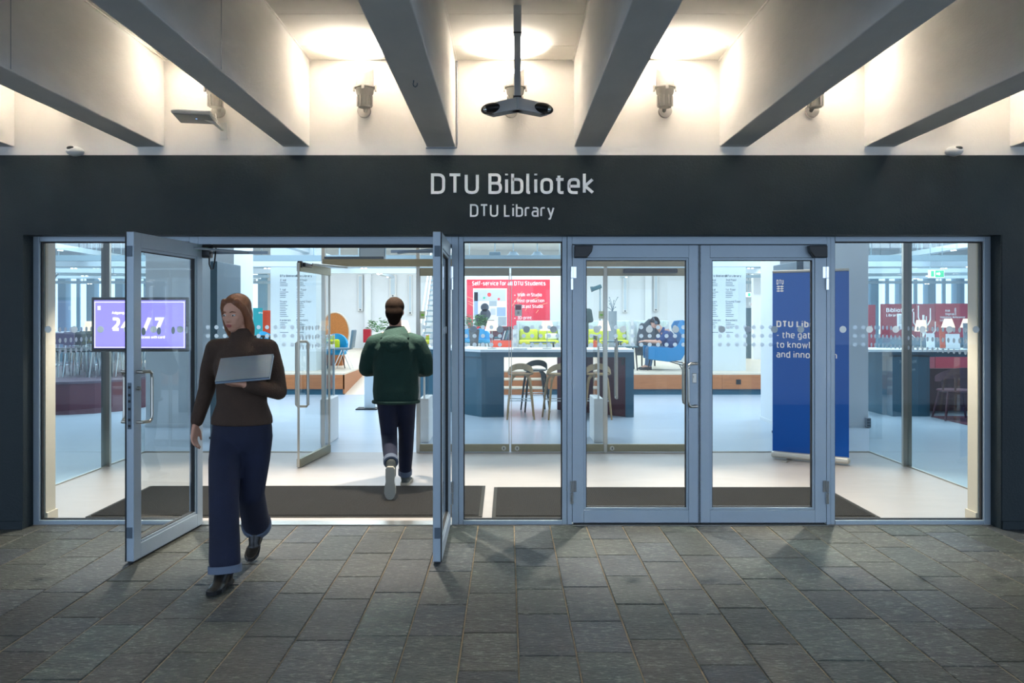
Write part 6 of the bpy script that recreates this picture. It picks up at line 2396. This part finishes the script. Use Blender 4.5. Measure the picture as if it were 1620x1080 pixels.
for s in (-1, 1):
    e, w_ = elM[s], wrM[s]
    chain(bm, [V((s*0.10, 0, 1.385)), shM[s]+V((0, 0, -0.01)), (shM[s]+e)/2+V((s*0.01, -0.01, 0)), e, e*0.4+w_*0.6, e*0.08+w_*0.92], [0.075, 0.076, 0.078, 0.078, 0.066, 0.045], 16)
    for k in range(2):
        q = e+(shM[s]-e)*(0.1+k*0.2)
        ell(bm, q, (0.085, 0.08, 0.018), 12, 8)
hd = fuse('hoodie', bm, HOOD, man, 0.011, 5)
bm = nb()
# hood lying on the shoulders
loft(bm, [(0, -0.02, 1.37, 0.10, 0.06), (0, -0.03, 1.40, 0.15, 0.10), (0, -0.02, 1.44, 0.125, 0.10), (0, -0.0, 1.485, 0.092, 0.082), (0, 0.01, 1.51, 0.074, 0.068)], 24)
ell(bm, (0, -0.112, 1.36), (0.135, 0.05, 0.075), 18, 12)
ell(bm, (0, -0.125, 1.325), (0.085, 0.04, 0.06), 16, 10)
fuse('hood', bm, HOOD, man, 0.010, 4)
bm = nb()
tube(bm, [(0.206*math.cos(a), -0.005+0.152*math.sin(a), 0.822) for a in [2*PI*k/30 for k in range(30)]], 0.016, 8, closed=True)
obj('hem_band', bm, HOOD, man, smooth=True)
bm = nb()
loft(bm, [(0, 0.0, 0.82, 0.165, 0.125), (0, 0.0, 0.92, 0.172, 0.13), (0, 0, 1.0, 0.16, 0.118)], 24)
for s in (-1, 1):
    h, k_, a = hipM[s], kneeM[s], ankM[s]
    low = a+(k_-a).normalized()*0.035
    chain(bm, [h, h*0.5+k_*0.5, k_, k_*0.5+low*0.5, low], [0.102, 0.088, 0.074, 0.070, 0.060], 16)
fuse('jeans', bm, JEANS, man, 0.011, 5)
for s in (-1, 1):
    k_, a = kneeM[s], ankM[s]
    d = (a-k_).normalized()
    low = a-d*0.035
    bm = nb()
    cyl(bm, low-d*0.02, low+d*0.03, 0.066, 0.065, 22)
    obj('jeans_cuff', bm, CUFF, man, smooth=True)['label'] = 'pale turned up jeans cuff'
for s, heel, toe, up in ((1, V((0.045, 0.25, 0.004)), V((0.055, 0.54, 0.006)), V((0, 0, 1))), (-1, V((0.005, -0.415, 0.295)), V((0.0, -0.40, 0.018)), V((0.0, 1.0, 0.15)))):
    bm = nb()
    shoe_mesh(bm, heel, toe, up, 0.048, 0.085)
    a = ankM[s]
    chain(bm, [heel*0.72+toe*0.28+Vector(up).normalized()*0.05, a], [0.046, 0.046], 14)
    so = fuse('shoe', bm, SHOE, man, 0.008, 3)
    bm = nb()
    sole_mesh(bm, heel, toe, up, 0.05, 0.024)
    obj('shoe_sole', bm, SOLE, so)['label'] = 'pale rubber sole'

# ------------------------------------------------------------------ seated reader in the blue chair (faces left)
LCX, LCY = cx_, cy_
LCX, LCY = X(1052, LC), LC-DIST
bm = nb()
hr = V((-0.22, 0, 1.02))
Mr = Matrix.Rotation(-PI/2, 3, 'Z') @ Matrix.Rotation(math.radians(28), 3, 'X')
Pr = head_skin(bm, hr, Mr, 1.0)
chain(bm, [V((-0.05, 0, 0.82)), V((-0.12, 0, 0.90)), V((-0.18, 0, 0.98))], [0.07, 0.06, 0.055])
chain(bm, [V((0.14, 0, 0.44)), V((0.10, 0, 0.6)), V((0.0, 0, 0.80))], [0.14, 0.13, 0.12])
for s in (-1, 1):
    chain(bm, [V((-0.0, s*0.17, 0.79)), V((-0.16, s*0.22, 0.60)), V((-0.42, s*0.12, 0.62))], [0.052, 0.042, 0.028])
    hand(bm, V((-0.42, s*0.12, 0.62)), (-1, -s*0.2, 0.0), (0, 0, -1), s, 0.4, 1.0)
    chain(bm, [V((0.12, s*0.09, 0.42)), V((-0.32, s*0.12, 0.44)), V((-0.36, s*0.11, 0.09))], [0.085, 0.06, 0.045])
    capsule(bm, V((-0.36, s*0.11, 0.08)), V((-0.48, s*0.11, 0.045)), 0.036, 0.03)
rd = fuse('person', bm, SKIN_W, None, 0.014, 3, 0.5, (LCX, LCY, ZP))
tag(rd, 'person in a navy shirt sitting bent forward in the blue lounge chair', 'person')
face_parts(rd, Pr, Mr)
bm = nb()
ell(bm, Pr(0, 0.02, 0.045), (0.086, 0.096, 0.085), 16, 12, Mr.to_4x4())
ell(bm, Pr(0, 0.05, 0.0), (0.08, 0.065, 0.085), 16, 12, Mr.to_4x4())
fuse('hair', bm, HAIRM, rd, 0.012, 3)
bm = nb()
chain(bm, [V((0.13, 0, 0.42)), V((0.11, 0, 0.56)), V((0.05, 0, 0.70)), V((-0.03, 0, 0.83))], [0.165, 0.165, 0.16, 0.10])
for s in (-1, 1):
    chain(bm, [V((0.0, s*0.14, 0.77)), V((-0.02, s*0.18, 0.76)), V((-0.11, s*0.21, 0.66))], [0.09, 0.075, 0.062])
fuse('shirt', bm, SHIRTB, rd, 0.015, 4)
bm = nb()
for s in (-1, 1):
    chain(bm, [V((0.12, s*0.08, 0.42)), V((-0.33, s*0.12, 0.44)), V((-0.36, s*0.11, 0.12))], [0.10, 0.078, 0.062])
fuse('jeans', bm, mat('blue_jeans', '#4a6f95', 0.85), rd, 0.014, 4)
for s in (-1, 1):
    bm = nb()
    shoe_mesh(bm, V((-0.31, s*0.11, 0.004)), V((-0.57, s*0.12, 0.004)), V((0, 0, 1)), 0.05, 0.09)
    obj('shoe', bm, GASKET, rd, smooth=True)
bm = nb()
tube(bm, [Pr(0.088*math.cos(a), 0.01, 0.005+0.13*math.sin(a)) for a in [PI*k/12 for k in range(13)]], 0.009, 8)
for s in (-1, 1):
    ell(bm, Pr(s*0.088, 0.008, -0.005), (0.018, 0.035, 0.042), 12, 8, Mr.to_4x4())
obj('headphones', bm, ALU_DK, rd, smooth=True)['label'] = 'grey headphones'
# dark coat hanging over the chair back between the reader and the sofa
coat = thing('coat', 'dark grey coat hung over a high chair back behind the reader', 'coat', (X(1026, 19.3), 19.3-DIST, ZP))
bm = nb()
loft(bm, [(0, 0, 0.25, 0.30, 0.10), (0, 0, 0.5, 0.28, 0.12), (0.02, 0, 0.8, 0.24, 0.12), (0.05, 0, 0.98, 0.18, 0.1), (0.08, 0, 1.1, 0.08, 0.06)], 18)
chain(bm, [V((-0.16, -0.05, 0.95)), V((-0.22, -0.06, 0.7)), V((-0.24, -0.06, 0.42))], [0.06, 0.065, 0.06])
chain(bm, [V((0.17, -0.05, 0.95)), V((0.24, -0.06, 0.7)), V((0.25, -0.06, 0.42))], [0.06, 0.06, 0.06])
fuse('coat_cloth', bm, mat('coat_grey', '#2f373d', 0.9, var=0.2, scale=8), coat, 0.018, 4)
bm = nb()
for sx in (-0.15, 0.15):
    b2(bm, sx-0.015, sx+0.015, 0.02, 0.05, 0.0, 0.9)
obj('chair_post', bm, GASKET, coat)['kind'] = 'stuff'

# ------------------------------------------------------------------ standing person behind the sofas, seen from the side/back
SP = 22.0
bm = nb()
hs = V((0, 0, 1.62))
Ms = Matrix.Rotation(PI*0.8, 3, 'Z')
Ps = head_skin(bm, hs, Ms, 1.0)
chain(bm, [V((0, 0, 1.4)), V((0, 0, 1.5)), V((0, 0, 1.57))], [0.065, 0.055, 0.055])
loft(bm, [(0, 0, 0.9, 0.15, 0.1), (0, 0, 1.1, 0.14, 0.1), (0, 0, 1.3, 0.17, 0.11), (0, 0, 1.42, 0.13, 0.08)], 18)
for s in (-1, 1):
    chain(bm, [V((s*0.2, 0, 1.39)), V((s*0.25, -0.04, 1.12)), V((s*0.12, 0.2, 1.08))], [0.055, 0.042, 0.03])
    hand(bm, V((s*0.12, 0.2, 1.08)), (-s*0.6, 0.6, 0.1), (0, -0.2, 1), -s, 0.4, 1.0)
    chain(bm, [V((s*0.09, 0, 0.92)), V((s*0.1, 0, 0.5)), V((s*0.1, 0.02, 0.1))], [0.09, 0.06, 0.045])
    capsule(bm, V((s*0.1, 0.02, 0.08)), V((s*0.11, 0.14, 0.045)), 0.036, 0.03)
sp2 = fuse('person', bm, SKIN_W, None, 0.014, 3, 0.5, (X(921, SP), SP-DIST, ZP))
sp2.scale = (0.94, 0.94, 0.94)
tag(sp2, 'person in a dark green jacket standing beyond the bar table', 'person')
bm = nb()
ell(bm, Ps(0, 0.02, 0.045), (0.086, 0.096, 0.085), 16, 12, Ms.to_4x4())
fuse('hair', bm, HAIRW, sp2, 0.012, 3)
bm = nb()
loft(bm, [(0, 0, 0.86, 0.19, 0.13), (0, 0, 1.1, 0.18, 0.13), (0, 0, 1.3, 0.2, 0.14), (0, 0, 1.41, 0.15, 0.1), (0, 0, 1.49, 0.075, 0.075)], 20)
for s in (-1, 1):
    chain(bm, [V((s*0.12, 0, 1.38)), V((s*0.2, 0, 1.38)), V((s*0.255, -0.04, 1.12)), V((s*0.14, 0.17, 1.085))], [0.08, 0.078, 0.062, 0.048])
fuse('jacket', bm, HOOD, sp2, 0.015, 4)
bm = nb()
for s in (-1, 1):
    chain(bm, [V((s*0.085, 0, 0.92)), V((s*0.1, 0, 0.5)), V((s*0.1, 0.02, 0.1))], [0.1, 0.078, 0.065])
fuse('trousers', bm, JEANS, sp2, 0.015, 4)
for s in (-1, 1):
    bm = nb()
    shoe_mesh(bm, V((s*0.1, -0.04, 0.003)), V((s*0.12, 0.22, 0.003)), V((0, 0, 1)), 0.048, 0.085)
    obj('shoe', bm, GASKET, sp2, smooth=True)
